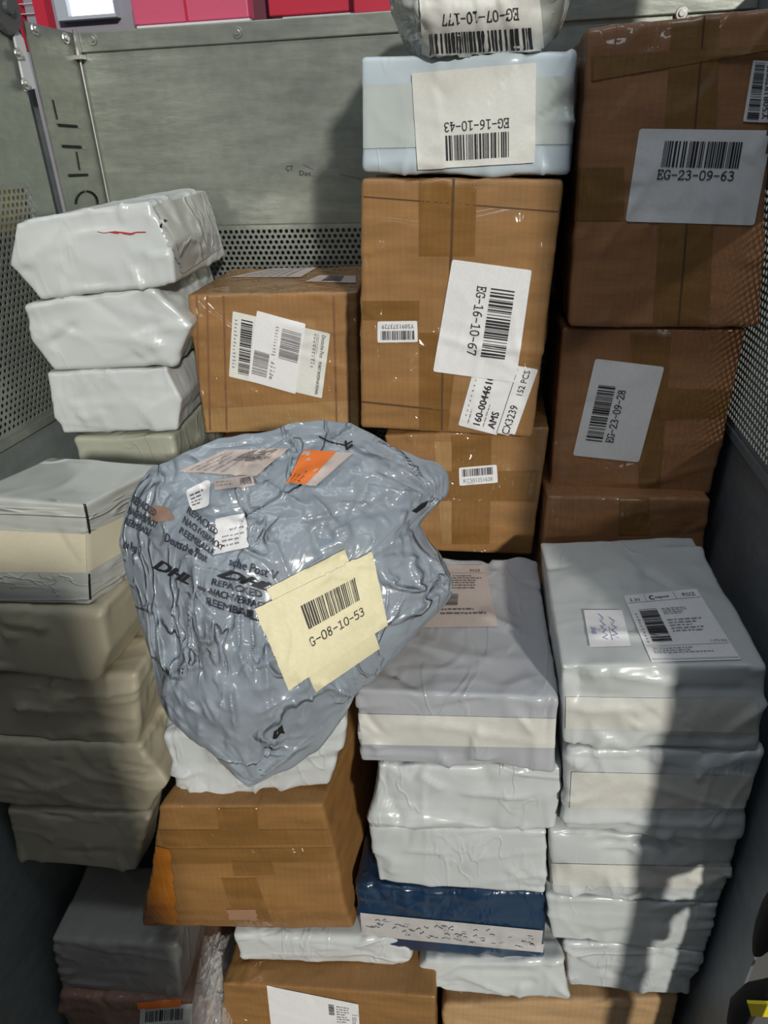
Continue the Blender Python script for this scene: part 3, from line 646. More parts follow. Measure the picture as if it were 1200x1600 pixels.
# ================================================================== PARCELS
# ---- middle tall column
P = parcel
d4 = P('cardboard_box', ((600, 680), (858, 668), (832, 857), (640, 850)), .80, .26, KRAFT, r=.006, bulge=.003, wr=.0012, cat='box',
  label='brown film-wrapped box with small KC501251628 sticker, under the tall box of the middle column', zbot=-.488)
tape(d4, [(678, 690), (740, 690), (745, 850), (690, 850)], TAPE_CLEAR)
tape(d4, [(706, 680), (768, 678), (765, 850), (706, 850)], TAPE, off=.0009)
tape(d4, [(640, 736), (858, 736), (850, 782), (655, 782)], TAPE, off=.0013)
tape(d4, [(722, 695), (722, 695), (722, 735), (722, 735)], TAPE) if False else None
decal(d4, 'barcode_sticker', [(717, 730), (776, 725), (778, 753), (718, 758)], 60, 29, [('bar', 5, 3, 54, 15, 3, INK), ('txt', 'KC501251628', 7, 25, 52, 6.5, INK_GREY), ('greek', 12, 26, 24, 28, 1, 2)], radius=1.5, off=.002)
d3 = P('cardboard_box', ((563, 278), (880, 280), (832, 684), (562, 670)), .78, .28, KRAFT, r=.007, bulge=.003, wr=.0016, cat='box', dents=.003,
  label='tall upright brown film-wrapped box with white EG-16-10-67 label')
tape(d3, [(655, 278), (745, 279), (742, 400), (655, 400)], TAPE); tape(d3, [(655, 520), (716, 520), (700, 676), (655, 672)], TAPE)
tape(d3, [(707, 279), (711, 279), (705, 460), (701, 460)], simple('flap_gap', (0.10, 0.05, 0.02), .8), 'flap_seam', .0008)
tape(d3, [(690, 582), (693, 582), (692, 676), (689, 676)], MATS['flap_gap'], 'flap_seam', .0008)
tape(d3, [(565, 626), (700, 640), (700, 643), (565, 629)], MATS['flap_gap'], 'crease_line', .0005)
tape(d3, [(565, 306), (876, 330), (876, 332), (565, 308)], MATS['flap_gap'], 'crease_line', .0005)
tape(d3, [(563, 470), (655, 470), (655, 500), (562, 500)], TAPE)
decal(d3, 'document_label', [(745, 560), (841, 577), (802, 686), (716, 664)], 100, 105, [
  ('greek', 8, 12, 11, 90, 10, 3)], radius=2, label='white routing label with AMS and CX3239', off=.0008)
decal(d3, 'routing_print', [(716, 664), (745, 560), (841, 577), (802, 686)], 105, 100, [
  ('greek', 8, 14, 42, 20, 1, 3), ('txt', '160-00446106', 8, 38, 92, 13, INK, .8), ('greek', 8, 42, 50, 47, 1, 5), ('txt', 'AMS', 8, 64, 34, 13, INK, .8),
  ('line', [(4, 70), (101, 70)], .7), ('txt', 'CX3239', 5, 90, 50, 13, INK), ('txt', '152 PCS', 66, 90, 101, 10, INK)], paper=None, off=.0009)
decal(d3, 'shipping_label', [(831, 422), (806, 597), (677, 580), (707, 405)], 148, 105, [
  ('bar', 31, 18, 122, 49, 11), ('code', 'EG-16-10-67', 30, 55, 122, 12)], radius=2, label='white EG-16-10-67 barcode label turned on its side', off=.0016)
decal(d3, 'barcode_sticker', [(653, 534), (590, 535), (590, 502), (652, 501)], 62, 33, [('bar', 5, 4, 58, 18, 5), ('txt', 'Y5091373729', 5, 28, 55, 7, INK_FADED)], radius=1.5)
d2 = P('mailer_parcel', ((563, 88), (898, 82), (888, 273), (565, 270)), .78, .27, PALEBLUE, r=.008, bulge=.004, wr=.0018, cat='parcel',
  label='pale blue film-wrapped parcel with upside-down EG-16-10-43 label, standing on the tall brown box')
tape(d2, [(568, 133), (896, 118), (893, 225), (568, 232)], poly('blue_tape_green', (0.56, 0.62, 0.60), .3, .2, 9), 'tape_band')
decal(d2, 'shipping_label', [(836, 254), (653, 265), (644, 115), (838, 98)], 148, 105, [('bar', 32, 8, 112, 36, 21), ('code', 'EG-16-10-43', 31, 40, 112, 10.5)], PAPER_WARM, radius=1, off=.0024)
d1 = P('mailer_parcel', ((592, -95), (915, -95), (884, 82), (632, 84)), .78, .25, poly('clear_wrap', (0.46, 0.48, 0.44), .18, .8, 15, (1, 1, 2), .9), r=.05, bulge=.012, wr=.004, wf=18, cat='parcel',
  label='bulging clear-wrapped parcel with upside-down EG-07-10-177 label at the top edge of the photo')
decal(d1, 'shipping_label', [(849, 78), (662, 86), (650, -60), (835, -85)], 148, 105, [('bar', 12, 2, 138, 24, 33), ('code', 'EG-07-10-177', 24, 32, 120, 12)], PAPER_WARM, off=.0035)

# ---- right back column
e3 = P('cardboard_box', ((855, 775), (1110, 780), (1108, 836), (848, 838)), .80, .25, KRAFT_DARK, r=.006, cat='box', zbot=-.52,
  label='brown box lowest in the right back column, mostly hidden behind the labelled white bag')
tape(e3, [(968, 777), (1015, 777), (1014, 836), (966, 836)])
e2 = P('cardboard_box', ((878, 512), (1168, 512), (1110, 775), (858, 768)), .82, .24, KRAFT_DARK, r=.007, bulge=.004, wr=.0015, cat='box',
  label='brown film-wrapped box with sideways EG-23-09-28 label under the largest box')
tape(e2, [(985, 512), (1050, 512), (1030, 775), (1000, 775)]); tape(e2, [(1035, 605), (1160, 612), (1145, 652), (1030, 655)], off=.0009)
decal(e2, 'shipping_label', [(895, 711), (930, 560), (1038, 573), (998, 722)], 148, 105, [('bar', 26, 14, 112, 40, 44), ('code', 'EG-23-09-28', 26, 45, 108, 12)], radius=3, off=.001)
e1 = P('cardboard_box', ((915, 42), (1215, 12), (1195, 512), (888, 512)), .80, .27, KRAFT_DARK, r=.009, bulge=.005, wr=.0018, cat='box', dents=.003,
  label='largest brown box, top of the right back column, with white EG-23-09-63 label')
tape(e1, [(1050, 25), (1125, 22), (1108, 512), (1020, 512)], TAPE)
tape(e1, [(1099, 25), (1102, 25), (1061, 512), (1058, 512)], MATS['flap_gap'], 'flap_seam', .0008)
tape(e1, [(905, 90), (1205, 70), (1205, 78), (905, 130)], TAPE, off=.0009); tape(e1, [(892, 262), (975, 262), (975, 345), (890, 345)], TAPE, off=.0005)
decal(e1, 'shipping_label', [(999, 201), (1206, 204), (1178, 352), (977, 346)], 148, 105, [('bar', 31, 13, 118, 42, 55), ('code', 'EG-23-09-63', 28, 45, 116, 11)], radius=3, off=.001)
decal(e1, 'barcode_sticker', [(1160, 190), (1176, 94), (1212, 96), (1205, 192)], 100, 36, [('bar', 3, 4, 95, 19, 66), ('txt', 'Y5081979032', 4, 30, 92, 8)], radius=1)
m = MB(); a = onY(885, 771, .80); b = onY(966, 776, .80)
sl = mesh_obj('paper_slip', [a, b, b + Vector((-.004, 0, -.005)), a + Vector((.03, 0, -.002)), a + Vector((0, .05, .0005)), b + Vector((0, .05, .0005)), b + Vector((0, .05, -.0005)), a + Vector((.03, .05, -.0005))],
   [(0, 3, 2, 1), (4, 5, 6, 7), (0, 1, 5, 4), (3, 7, 6, 2), (1, 2, 6, 5), (0, 4, 7, 3)], PAPER_WARM, origin=a, smooth=False)
tag(sl, 'thin pale paper slip pinched under the EG-23-09-28 box', 'paper')

# ---- centre-left back column
c2 = P('cardboard_box', ((345, 683), (560, 683), (560, 760), (345, 760)), .88, .18, KRAFT_RED, r=.006, cat='box', zbot=-.62,
  label='reddish brown box peeking out under the striped wrapped box, behind the grey printed bag')
c1 = P('cardboard_box', ((292, 460), (558, 455), (562, 672), (320, 678)), .86, .205, KRAFT, r=.005, bulge=.003, wr=.0014, cat='box',
  label='brown film-wrapped box with tilted white postal labels, in front of the perforated back wall')
for k, x in enumerate((306, 322, 348, 520, 540)): tape(c1, [(x, 462), (x + 3, 462), (x + 8, 672), (x + 5, 672)], MATS['kraft_reddish'], 'crease_line')
tape(c1, [(310, 640), (556, 625), (560, 670), (322, 675)], TAPE_CLEAR)
decal(c1, 'top_label', [(360, 434), (440, 417), (500, 416), (470, 434)], 80, 40, [('greek', 4, 4, 70, 34, 6, 8)], PAPER_PINK, off=.001)
decal(c1, 'top_label', [(476, 441), (500, 431), (556, 432), (556, 443)], 80, 40, [('bar', 6, 12, 74, 28, 9)], PAPER_PINK, off=.001)
decal(c1, 'postal_label', [(364, 486), (516, 521), (503, 622), (358, 588)], 150, 104, [
  ('bar', 14, 9, 32, 95, 71, INK, True), ('greek', 4, 10, 10, 90, 14, 3), ('bar', 40, 48, 62, 98, 73, INK, True), ('greek', 126, 4, 134, 60, 10, 7), ('greek', 64, 50, 70, 98, 8, 9)], PAPER_WARM, radius=1, off=.0009)
decal(c1, 'postal_label', [(400, 488), (445, 497), (478, 515), (395, 583)], 1, 1, paper=None) if False else None
decal(c1, 'overlaid_label', [(402, 485), (478, 506), (462, 615), (388, 594)], 76, 110, [
  ('bar', 42, 16, 72, 62, 75, INK_FADED, True), ('greek', 32, 14, 38, 62, 10, 11), ('bar', 4, 60, 28, 98, 76, INK_FADED, True), ('greek', 32, 70, 40, 100, 5, 13)], PAPER, radius=1, off=.0016)
decal(c1, 'sender_print', [(512, 523), (500, 620), (478, 614), (490, 518)], 98, 22, [('txt', 'Deutsche Post', 2, 8, 38, 6), ('txt', 'FORET INTERNATIONAL', 44, 8, 96, 4.5, INK_FADED, .3), ('greek', 2, 12, 50, 20, 3, 4)], paper=None, off=.0014)

# ---- upper left mailer stack
a4 = P('mailer_parcel', ((115, 685), (270, 677), (285, 735), (125, 735)), .82, .22, poly('greenish_poly', (0.42, 0.44, 0.36), .4, .4, 12), r=.012, bulge=.004, wr=.002, zbot=-.62,
  label='dull greenish mailer lowest in the upper left stack, resting behind the film-wrapped box')
a3 = P('mailer_parcel', ((72, 583), (260, 573), (278, 672), (98, 677)), .80, .23, WHITE_SMOOTH, r=.006, bulge=.004, wr=.0016, tipR=.012,
  label='flat-sided white mailer third from the top in the upper left stack')
a2 = P('mailer_parcel', ((38, 478), (240, 445), (275, 570), (82, 580)), .80, .24, WHITE_SMOOTH, r=.010, bulge=.006, wr=.0022, tipR=.034, tipL=.012,
  label='shiny white mailer with a pointed right corner, second in the upper left stack')
a1 = P('mailer_parcel', ((22, 350), (232, 313), (276, 443), (62, 468)), .80, .24, WHITE_SMOOTH, r=.007, bulge=.005, wr=.0022, tipL=.022, tipR=.010, dents=.004,
  label='white mailer with a red tear, topmost of the upper left stack')
decal(a1, 'red_tear', [(150, 345), (235, 345), (235, 380), (150, 380)], 85, 35, [('poly', [(4, 17), (14, 19), (14, 19.5)], RED), ('line', [(3, 17), (14, 19), (24, 17)], .8, RED), ('poly', [(20, 18), (30, 16), (40, 18), (34, 20)], RED), ('poly', [(30, 16), (45, 17.5), (56, 19), (54, 22), (44, 20.5)], RED),
   ('poly', [(56, 19), (62, 17), (60, 20.5), (54, 22)], RED), ('line', [(58, 19), (66, 17.6), (78, 17.5)], 1.6, RED)], paper=None, off=.0012, label='ragged red tear')
decal(a1, 'hole', [(244, 338), (264, 338), (264, 365), (244, 365)], 20, 27, [('poly', [(4, 14), (8, 12), (8, 19), (5, 18)], BLACK), ('poly', [(10, 5), (17, 8), (12, 11)], BLACK)], paper=None, off=.0014)

decal(a1, 'crumpled_end', [(237, 322), (324, 298), (343, 388), (284, 428)], 1, 1, paper=poly('grey_shiny_film', (0.44, 0.45, 0.44), .25, .8, 12, coat=.6, bd=.008), off=.0015, label='shiny grey crumpled end', jag=.03)
# ---- lower left stack
b7 = P('wrapped_parcel', ((90, 1556), (335, 1572), (345, 1760), (60, 1760)), .475, .20, PINKBROWN, r=.012, wr=.003, zbot=-1.295,
  label='pinkish brown film-wrapped parcel at the bottom left with barcode slip and orange sticker')
decal(b7, 'barcode_label', [(220, 1574), (302, 1566), (300, 1602), (218, 1606)], 82, 36, [('bar', 10, 5, 70, 24, 81), ('greek', 14, 27, 66, 33, 1, 4)], PAPER_WARM, off=.002)
decal(b7, 'orange_sticker', [(215, 1565), (284, 1560), (284, 1570), (217, 1576)], 1, 1, paper=ORANGE, off=.003, label='orange sticker')
b6 = P('mailer_parcel', ((78, 1468), (275, 1480), (285, 1563), (100, 1550)), .48, .115, DULLGREY, r=.009, bulge=.004, wr=.0018, backz=.0,
  label='lone grey mailer on the pinkish brown parcel near the lower left corner')
decal(b6, 'side_label', [(292, 1500), (310, 1470), (300, 1560), (288, 1562)], 20, 90, [('bar', 4, 10, 14, 80, 12, INK, True)], PAPER_WARM, off=.001) if False else None
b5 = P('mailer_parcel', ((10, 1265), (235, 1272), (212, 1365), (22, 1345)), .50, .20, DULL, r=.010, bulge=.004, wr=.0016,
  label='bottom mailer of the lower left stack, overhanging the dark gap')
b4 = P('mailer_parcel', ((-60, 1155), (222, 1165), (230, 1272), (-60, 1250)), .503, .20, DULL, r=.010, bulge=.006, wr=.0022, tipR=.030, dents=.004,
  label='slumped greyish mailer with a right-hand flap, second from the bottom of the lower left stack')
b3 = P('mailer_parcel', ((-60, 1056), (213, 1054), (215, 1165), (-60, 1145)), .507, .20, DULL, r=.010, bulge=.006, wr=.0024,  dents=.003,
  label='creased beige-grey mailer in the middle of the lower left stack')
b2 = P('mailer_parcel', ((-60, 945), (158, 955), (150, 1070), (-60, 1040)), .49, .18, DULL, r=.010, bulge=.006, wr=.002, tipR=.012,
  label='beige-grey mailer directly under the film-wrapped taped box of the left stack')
b1 = P('wrapped_box', ((-60, 775), (132, 790), (140, 945), (-60, 940)), .50, .10, CLEARED, r=.004, bulge=.002, wr=.001, level=.3, skew=.35, folds=14, cat='box',
  label='grey film-wrapped box with a pale tape band, top of the lower left stack')
decal(b1, 'tape_band', [(-40, 826), (134, 834), (136, 894), (-40, 893)], 1, 1, paper=simple('band_cream', (0.66, 0.62, 0.47), .45), off=.0008, label='pale cream tape band')
decal(b1, 'tape_band', [(134, 834), (206, 800), (208, 852), (136, 894)], 1, 1, paper=MATS['band_cream'], off=.0008, label='pale cream tape band')
decal(b1, 'corner_slit', [(130, 788), (134, 788), (141, 832), (138, 834)], 1, 1, paper=BLACK, off=.0012); decal(b1, 'corner_slit', [(137, 896), (140, 896), (142, 936), (139, 936)], 1, 1, paper=BLACK, off=.0012)

# ---- bottom centre
f6 = P('cardboard_box', ((692, 1572), (1064, 1560), (1050, 1760), (688, 1760)), .525, .28, TAN, r=.010, bulge=.003, wr=.002, zbot=-1.295, level=.6, cat='box',
  label='light tan paper parcel under the right stacks at the bottom edge')
h4 = P('cardboard_box', ((350, 1536), (680, 1558), (680, 1760), (350, 1760)), .468, .20, KRAFT_DRY, r=.004, bulge=.002, zbot=-1.295, cat='box', level=.6,
  label='brown box with a white address label at the bottom edge of the photo')
decal(h4, 'address_label', [(417, 1539), (560, 1568), (562, 1604), (424, 1604)], 140, 60, [('bar', 74, 12, 84, 34, 5, INK, True), ('greek', 88, 12, 118, 56, 8, 6), ('txt', 'Deutsche Post', 122, 30, 138, 3), ('greek', 122, 34, 138, 56, 5, 9)], PAPER, off=.001)
h3 = P('mailer_parcel', ((362, 1462), (640, 1466), (640, 1502), (377, 1502)), .505, .17, WHITE, r=.008, wr=.002,
  label='thin white mailer squeezed under the bulging brown box', level=1.0)
h2 = P('cardboard_box', ((248, 1260), (503, 1258), (552, 1450), (222, 1447)), .50, .20, KRAFT_DRY, r=.006, bulge=.002, wr=.0014, level=1.0, lowbulge=.008, skew=.28, cat='box',
  label='bulging brown taped box with an orange left edge under the grey printed bag')
tape(h2, [(248, 1296), (514, 1296), (516, 1318), (256, 1322)]); tape(h2, [(262, 1326), (520, 1324), (524, 1346), (268, 1350)], off=.0005)
tape(h2, [(338, 1262), (402, 1262), (404, 1296), (342, 1296)]); tape(h2, [(362, 1345), (424, 1345), (430, 1366), (366, 1368)], off=.0009)
tape(h2, [(345, 1372), (400, 1372), (428, 1450), (372, 1450)]); 
decal(h2, 'orange_tape', [(234, 1318), (266, 1326), (278, 1450), (224, 1444)], 1, 1, paper=TAPE_ORANGE, off=.0012, label='bright orange tape on the lower left corner', jag=.05)
decal(h2, 'torn_label', [(352, 1420), (398, 1420), (404, 1436), (360, 1436)], 40, 16, [], simple('torn_lbl', (0.36, 0.20, 0.12), .6), off=.001, jag=2)
h1 = P('mailer_parcel', ((250, 1150), (545, 1120), (515, 1230), (285, 1237)), .522, .19, WHITE, r=.010, bulge=.005, wr=.0024, level=.8,
  label='white mailer sandwiched between the grey printed bag and the brown box')

# ---- right front stack
g5 = P('mailer_parcel', ((880, 1470), (1117, 1490), (1097, 1560), (890, 1540)), .522, .24, WHITE, r=.007, bulge=.004, wr=.002,
  label='bottom mailer of the right front stack, striped by shadow')
g4 = P('mailer_parcel', ((853, 1400), (1140, 1415), (1120, 1490), (862, 1468)), .522, .24, WHITE_SMOOTH, r=.007, bulge=.004, wr=.0016,
  label='smooth white mailer second from the bottom of the right front stack')
g3 = P('mailer_parcel', ((857, 1302), (1168, 1312), (1140, 1415), (860, 1398)), .522, .25, WHITE, r=.008, bulge=.005, wr=.0026, wf=16,
  label='wrinkled white mailer in the middle of the right front stack')
g2 = P('mailer_parcel', ((885, 1170), (1195, 1175), (1165, 1312), (880, 1298)), .522, .25, WHITE, r=.009, bulge=.006, wr=.0026,
  label='white mailer under the labelled top bag of the right front stack')
g1 = P('mailer_parcel', ((875, 1040), (1200, 1040), (1185, 1175), (880, 1162)), .522, .23, WHITE_SMOOTH, r=.007, bulge=.005, wr=.0026, wf=10, dents=.003,
  label='large white mailer with address label and handwritten note, topmost of the right front stack')
tape(g1, [(884, 1088), (1184, 1092), (1182, 1144), (884, 1138)], TAPE_WHITE, 'tape_band')
tape(g2, [(893, 1205), (1185, 1212), (1172, 1262), (890, 1262)], TAPE_WHITE, 'tape_band')
tape(g3, [(862, 1348), (1155, 1355), (1148, 1388), (864, 1382)], TAPE_WHITE, 'tape_band')
decal(g1, 'address_label', [(974, 932), (1088, 921), (1158, 1032), (1018, 1036)], 100, 130, [
  ('line', [(2, 18), (98, 18)], .7, INK_GREY), ('line', [(28, 2), (28, 18)], .6, INK_GREY), ('line', [(68, 2), (68, 18)], .6, INK_GREY),
  ('txt', 'S.30', 6, 15, 20, 6, INK_FADED), ('txt', 'C', 33, 15, 39, 9, INK, .8), ('txt', 'cnpost', 41, 13, 60, 5, INK_FADED, .3), ('txt', 'POZ', 78, 14, 94, 7, INK_FADED),
  ('bar', 12, 34, 36, 98, 91, INK, True), ('greek', 5, 40, 8, 100, 10, 4), ('greek', 42, 34, 80, 48, 4, 5), ('greek', 42, 56, 88, 82, 5, 6), ('line', [(2, 104), (98, 104)], .6, INK_GREY),
  ('greek', 8, 107, 80, 118, 3, 8), ('line', [(2, 127), (98, 127)], .8, INK_GREY), ('txt', '1.975 KG', 80, 101, 97, 3.5, INK_FADED)], PAPER, off=.0012, label='white address label reading POZ')
decal(g1, 'handwritten_note', [(912, 955), (972, 955), (986, 1011), (922, 1013)], 60, 60, [], PAPER, off=.0016)
decal(g1, 'handwriting', [(917, 1010), (910, 957), (970, 957), (984, 1008)], 60, 60, [
  ('txt', 'BE', 18, 16, 30, 7, INK_BLUE), ('line', [(8, 30), (12, 24), (16, 31), (20, 25), (24, 30), (30, 24), (33, 31), (40, 25), (46, 30), (54, 24)], 1.0, INK_BLUE),
  ('line', [(10, 46), (15, 38), (17, 46), (24, 39), (28, 47), (33, 40), (40, 46), (47, 39)], 1.0, INK_BLUE), ('line', [(6, 37), (30, 35)], .8, INK_BLUE)], paper=None, off=.0018)

# ---- middle front stack
f5 = P('mailer_parcel', ((662, 1502), (880, 1500), (888, 1558), (692, 1550)), .514, .22, WHITE_SMOOTH, r=.008, bulge=.003, wr=.002, tipL=.030,
  label='white mailer with a crumpled left end under the navy blue mailer')
f4 = P('mailer_parcel', ((555, 1385), (855, 1398), (852, 1505), (565, 1483)), .515, .25, NAVY, r=.012, bulge=.005, wr=.0022,
  label='navy blue mailer with a scuffed white tape band')
decal(f4, 'tape_band', [(563, 1425), (852, 1453), (848, 1487), (566, 1460)], 100, 12, [
   ('line', [(x_, y_), (x_ + 1.6, y_ + dy_), (x_ + 2.4, y_ + .3)], .5, simple('scuff', (.50, .52, .54), .6)) for x_, y_, dy_ in [(random.Random(i).uniform(2, 95), random.Random(i + 99).uniform(2.5, 10), random.Random(i + 7).uniform(-1.2, 1.2)) for i in range(70)]], TAPE_WHITE_GREY, off=.0012, label='scuffed white tape band')
f3 = P('mailer_parcel', ((578, 1290), (855, 1300), (853, 1397), (590, 1380)), .515, .24, WHITE, r=.007, bulge=.004, wr=.0016,
  label='white mailer lying directly on the navy blue mailer')
f2 = P('mailer_parcel', ((590, 1197), (882, 1200), (868, 1298), (582, 1290)), .519, .25, WHITE, r=.008, bulge=.005, wr=.0024, dents=.002,
  label='white mailer under the large silver-grey mailer of the middle front stack')
f1 = P('mailer_parcel', ((553, 1078), (876, 1092), (865, 1207), (563, 1192)), .515, .25, SILVER, r=.007, bulge=.005, wr=.0024, wf=10, dents=.002, level=.8,
  label='large silver-grey mailer with pinkish address label, topmost of the middle front stack')
tape(f1, [(556, 1114), (872, 1122), (870, 1168), (562, 1162)], TAPE_WHITE, 'tape_band')
decal(f1, 'address_label', [(690, 884), (757, 884), (778, 980), (660, 982)], 100, 130, [('txt', 'POZ', 66, 24, 88, 8, INK_FADED), ('line', [(2, 28), (98, 28)], .7, INK_GREY), ('greek', 30, 34, 90, 70, 6, 4, INK_FADED),
   ('bar', 8, 80, 44, 100, 6, INK_FADED, True), ('greek', 20, 104, 90, 116, 2, 7, INK_FADED)], PAPER_PINK, off=.0012, label='pinkish address label')
decal(f1, 'handwriting', [(748, 860), (780, 860), (782, 872), (750, 872)], 32, 12, [('line', [(3, 3), (5, 8), (9, 5), (13, 9), (18, 4), (20, 10), (26, 5), (30, 7)], .9, INK_GREY)], paper=None, off=.001)

# ---- big printed carrier bag
OUT = [(450, 672), (500, 667), (545, 672), (585, 692), (606, 706), (650, 722), (676, 729), (692, 745), (697, 766), (690, 786), (672, 798), (660, 810), (652, 822), (662, 842), (680, 862), (694, 884), (704, 908), (704, 930), (690, 950), (664, 974), (640, 1000), (612, 1032), (588, 1060), (556, 1085), (546, 1112), (522, 1150), (498, 1182), (452, 1212), (418, 1228), (385, 1243), (360, 1222), (330, 1186), (292, 1158), (262, 1130), (248, 1106), (242, 1076), (234, 1030), (218, 975), (206, 925), (196, 885), (190, 850), (198, 808), (220, 762), (240, 740), (300, 712), (345, 694), (400, 687), (425, 683)]
CB = (438, 940); DB = 0.665
def bag():
    n_ = 300; pts = []
    per = [0]; L = len(OUT)
    # radial lookup by angle
    import bisect
    poly_ = [(x - CB[0], y - CB[1]) for x, y in OUT]
    def rad(th):
        dx, dy = math.cos(th), math.sin(th); best = 0
        for i in range(L):
            (x1, y1), (x2, y2) = poly_[i], poly_[(i + 1) % L]; ex, ey = x2 - x1, y2 - y1; den = dx * ey - dy * ex
            if abs(den) < 1e-9: continue
            t = (x1 * ey - y1 * ex) / den; s = (x1 * dy - y1 * dx) / den
            if t > 0 and -1e-6 <= s <= 1 + 1e-6: best = max(best, t)
        return best
    rads = [rad(2 * math.pi * i / n_) for i in range(n_)]
    fwd = ray(*CB).normalized(); C0 = fwd * DB; nrm = -fwd
    def smin(vals, k): 
        m_ = min(vals); return m_ - k * math.log(sum(math.exp(-(v - m_) / k) for v in vals))
    pxm = DB / math.sqrt(F * F + (CB[0] - CX) ** 2 + (CB[1] - CY) ** 2)   # metres per pixel
    tilt = 0.16   # lower end leans away
    def hfront(x, y, rho):
        h = smin([128 + 0.10 * (x - 520) * -1 + 0.03 * (y - 960), 128 - 0.62 * (862 - y) + 0.15 * (x - 450), 118 + 0.75 * (x - 318), 120 - 0.60 * (y - 1085) - 0.25 * (x - 450), 132 - 0.55 * (x - 600) - .3 * (900 - y)], 9)
        rim = math.sqrt(max(0, 1 - rho ** 5))
        return max(0, h) * rim
    NR = 110; V = []; Fc = []
    def world(x, y, h):
        d = ray(x, y).normalized(); base = d * (C0.dot(nrm) / d.dot(nrm))
        base = base + fwd * (tilt * (y - CB[1]) * pxm)
        return base, h
    def fold(x, y, rho):
        """creases of the film, pixels of height"""
        p = Vector((x / 100, y / 100, 0))
        w_ = Vector(noise.noise_vector(p * 1.3)) * 0.35
        q = p + w_
        r1 = max(0, 1 - abs(noise.noise(Vector((q.x * 1.6, q.y * 1.6, 3.1)))) * 4) ** 2
        r2 = max(0, 1 - abs(noise.noise(Vector((q.x * 3.9, q.y * 3.9, 7.7)))) * 3.5) ** 2
        r3 = max(0, 1 - abs(noise.noise(Vector((q.x * 9, q.y * 9, 1.7)))) * 3) ** 2
        v = 1.6 * r1 + 1.6 * r2 + 1.0 * r3 + 6 * noise.noise(q * 1.1)
        # pleats running down on the left below the print
        k = math.exp(-((x - 350) / 110) ** 2 - ((y - 1000) / 75) ** 2)
        ang = (x + 0.12 * (y - 950)) / 17 + 1.6 * noise.noise(p * 2.5)
        v += k * 7 * (abs(math.sin(ang)) ** 1.4 - .5)
        # gathers radiating from the right-hand ear and from the lower right lobe
        for cx, cy, s in ((676, 778, 75), (694, 915, 60), (395, 1235, 80), (556, 1085, 60)):
            dx, dy = x - cx, y - cy; dd = math.hypot(dx, dy)
            v += math.exp(-(dd / s) ** 2) * 4 * math.sin(math.atan2(dy, dx) * 13 + 2 * noise.noise(p * 3))
        # smoother where the cream sheets are stuck
        c = math.exp(-(((x - 505) / 95) ** 4 + ((y - 968) / 90) ** 4)); v *= 1 - 0.85 * c
        return v * (1 - 0.6 * rho ** 6)
    def vert(i, rho, side):
        th = 2 * math.pi * (i % n_) / n_; rr = rads[i % n_] * rho
        rr *= 1 + 0.008 * noise.noise(Vector((th * 9, rho * 2, 1)))
        x, y = CB[0] + rr * math.cos(th), CB[1] + rr * math.sin(th)
        if side > 0: h = hfront(x, y, rho) + fold(x, y, rho)
        else: h = -95 * math.sqrt(max(0, 1 - rho ** 3)) * (0.8 + .25 * noise.noise(Vector((x / 90, y / 90, 4))))
        base, h = world(x, y, h)
        return base + nrm * (h * pxm)
    V.append(vert(0, 0, 1))
    rhos = [1 - (1 - k / NR) ** 1.25 for k in range(1, NR + 1)]
    for rho in rhos: V += [vert(i, rho, 1) for i in range(n_)]
    for i in range(n_): Fc.append((0, 1 + (i + 1) % n_, 1 + i))
    for k in range(NR - 1):
        a = 1 + k * n_; b = a + n_
        for i in range(n_): Fc.append((a + i, a + (i + 1) % n_, b + (i + 1) % n_, b + i))
    last = 1 + (NR - 1) * n_; NB = 24
    XY = np.array([(CB[0], CB[1])] + [(CB[0] + rads[i] * rho * math.cos(2 * math.pi * i / n_), CB[1] + rads[i] * rho * math.sin(2 * math.pi * i / n_)) for rho in rhos for i in range(n_)])
    RH = np.array([0] + [rho for rho in rhos for i in range(n_)])
    rnd = random.Random(11); segs = []
    def sg(x, y, th, L, w_, h_, kind=0):
        segs.append(((x, y), (x + L * math.cos(th), y + L * math.sin(th)), w_, h_, kind, (-math.sin(th), math.cos(th)) if rnd.random() < .65 else None))
    for k in range(260):                                   # loose creases everywhere
        x, y = rnd.uniform(200, 690), rnd.uniform(680, 1220)
        main = -0.55 if (x > 430 and y < 900) else (1.45 if x < 430 and y > 900 else rnd.uniform(0, math.pi))
        sg(x, y, main + rnd.gauss(0, .45), rnd.uniform(18, 85), rnd.uniform(4, 11), rnd.choice((-1, 1, 1)) * rnd.uniform(4, 12))
    for cx, cy, n2, R0, R1, t0, t1 in ((668, 790, 22, 20, 140, 2.2, 4.2), (694, 915, 16, 15, 110, 2.2, 4.2), (392, 1232, 18, 15, 150, -2.4, -.6), (556, 1085, 12, 10, 100, 3.2, 4.9), (250, 1090, 12, 10, 90, -1.0, .7), (450, 690, 12, 10, 100, .3, 2.7)):
        for k in range(n2):
            th = rnd.uniform(t0, t1); r0 = rnd.uniform(0, R0)
            sg(cx + r0 * math.cos(th), cy + r0 * math.sin(th), th, rnd.uniform(.4, 1) * R1, rnd.uniform(3.5, 8), rnd.choice((-1, 1)) * rnd.uniform(5, 13), 1)
    for k in range(26):                                    # pleats under the print
        sg(rnd.uniform(235, 480), rnd.uniform(925, 975), 1.45 + rnd.gauss(0, .13), rnd.uniform(50, 125), rnd.uniform(4, 8), rnd.choice((-1, 1)) * rnd.uniform(8, 17))
    dd = seg_disp(XY, segs)
    cm = np.exp(-(((XY[:, 0] - 505) / 95) ** 4 + ((XY[:, 1] - 968) / 90) ** 4)); dd *= (1 - .9 * cm) * (1 - .75 * RH ** 8)
    for i in range(len(XY)): V[i] = V[i] + nrm * (float(dd[i]) * pxm)
    prev = last
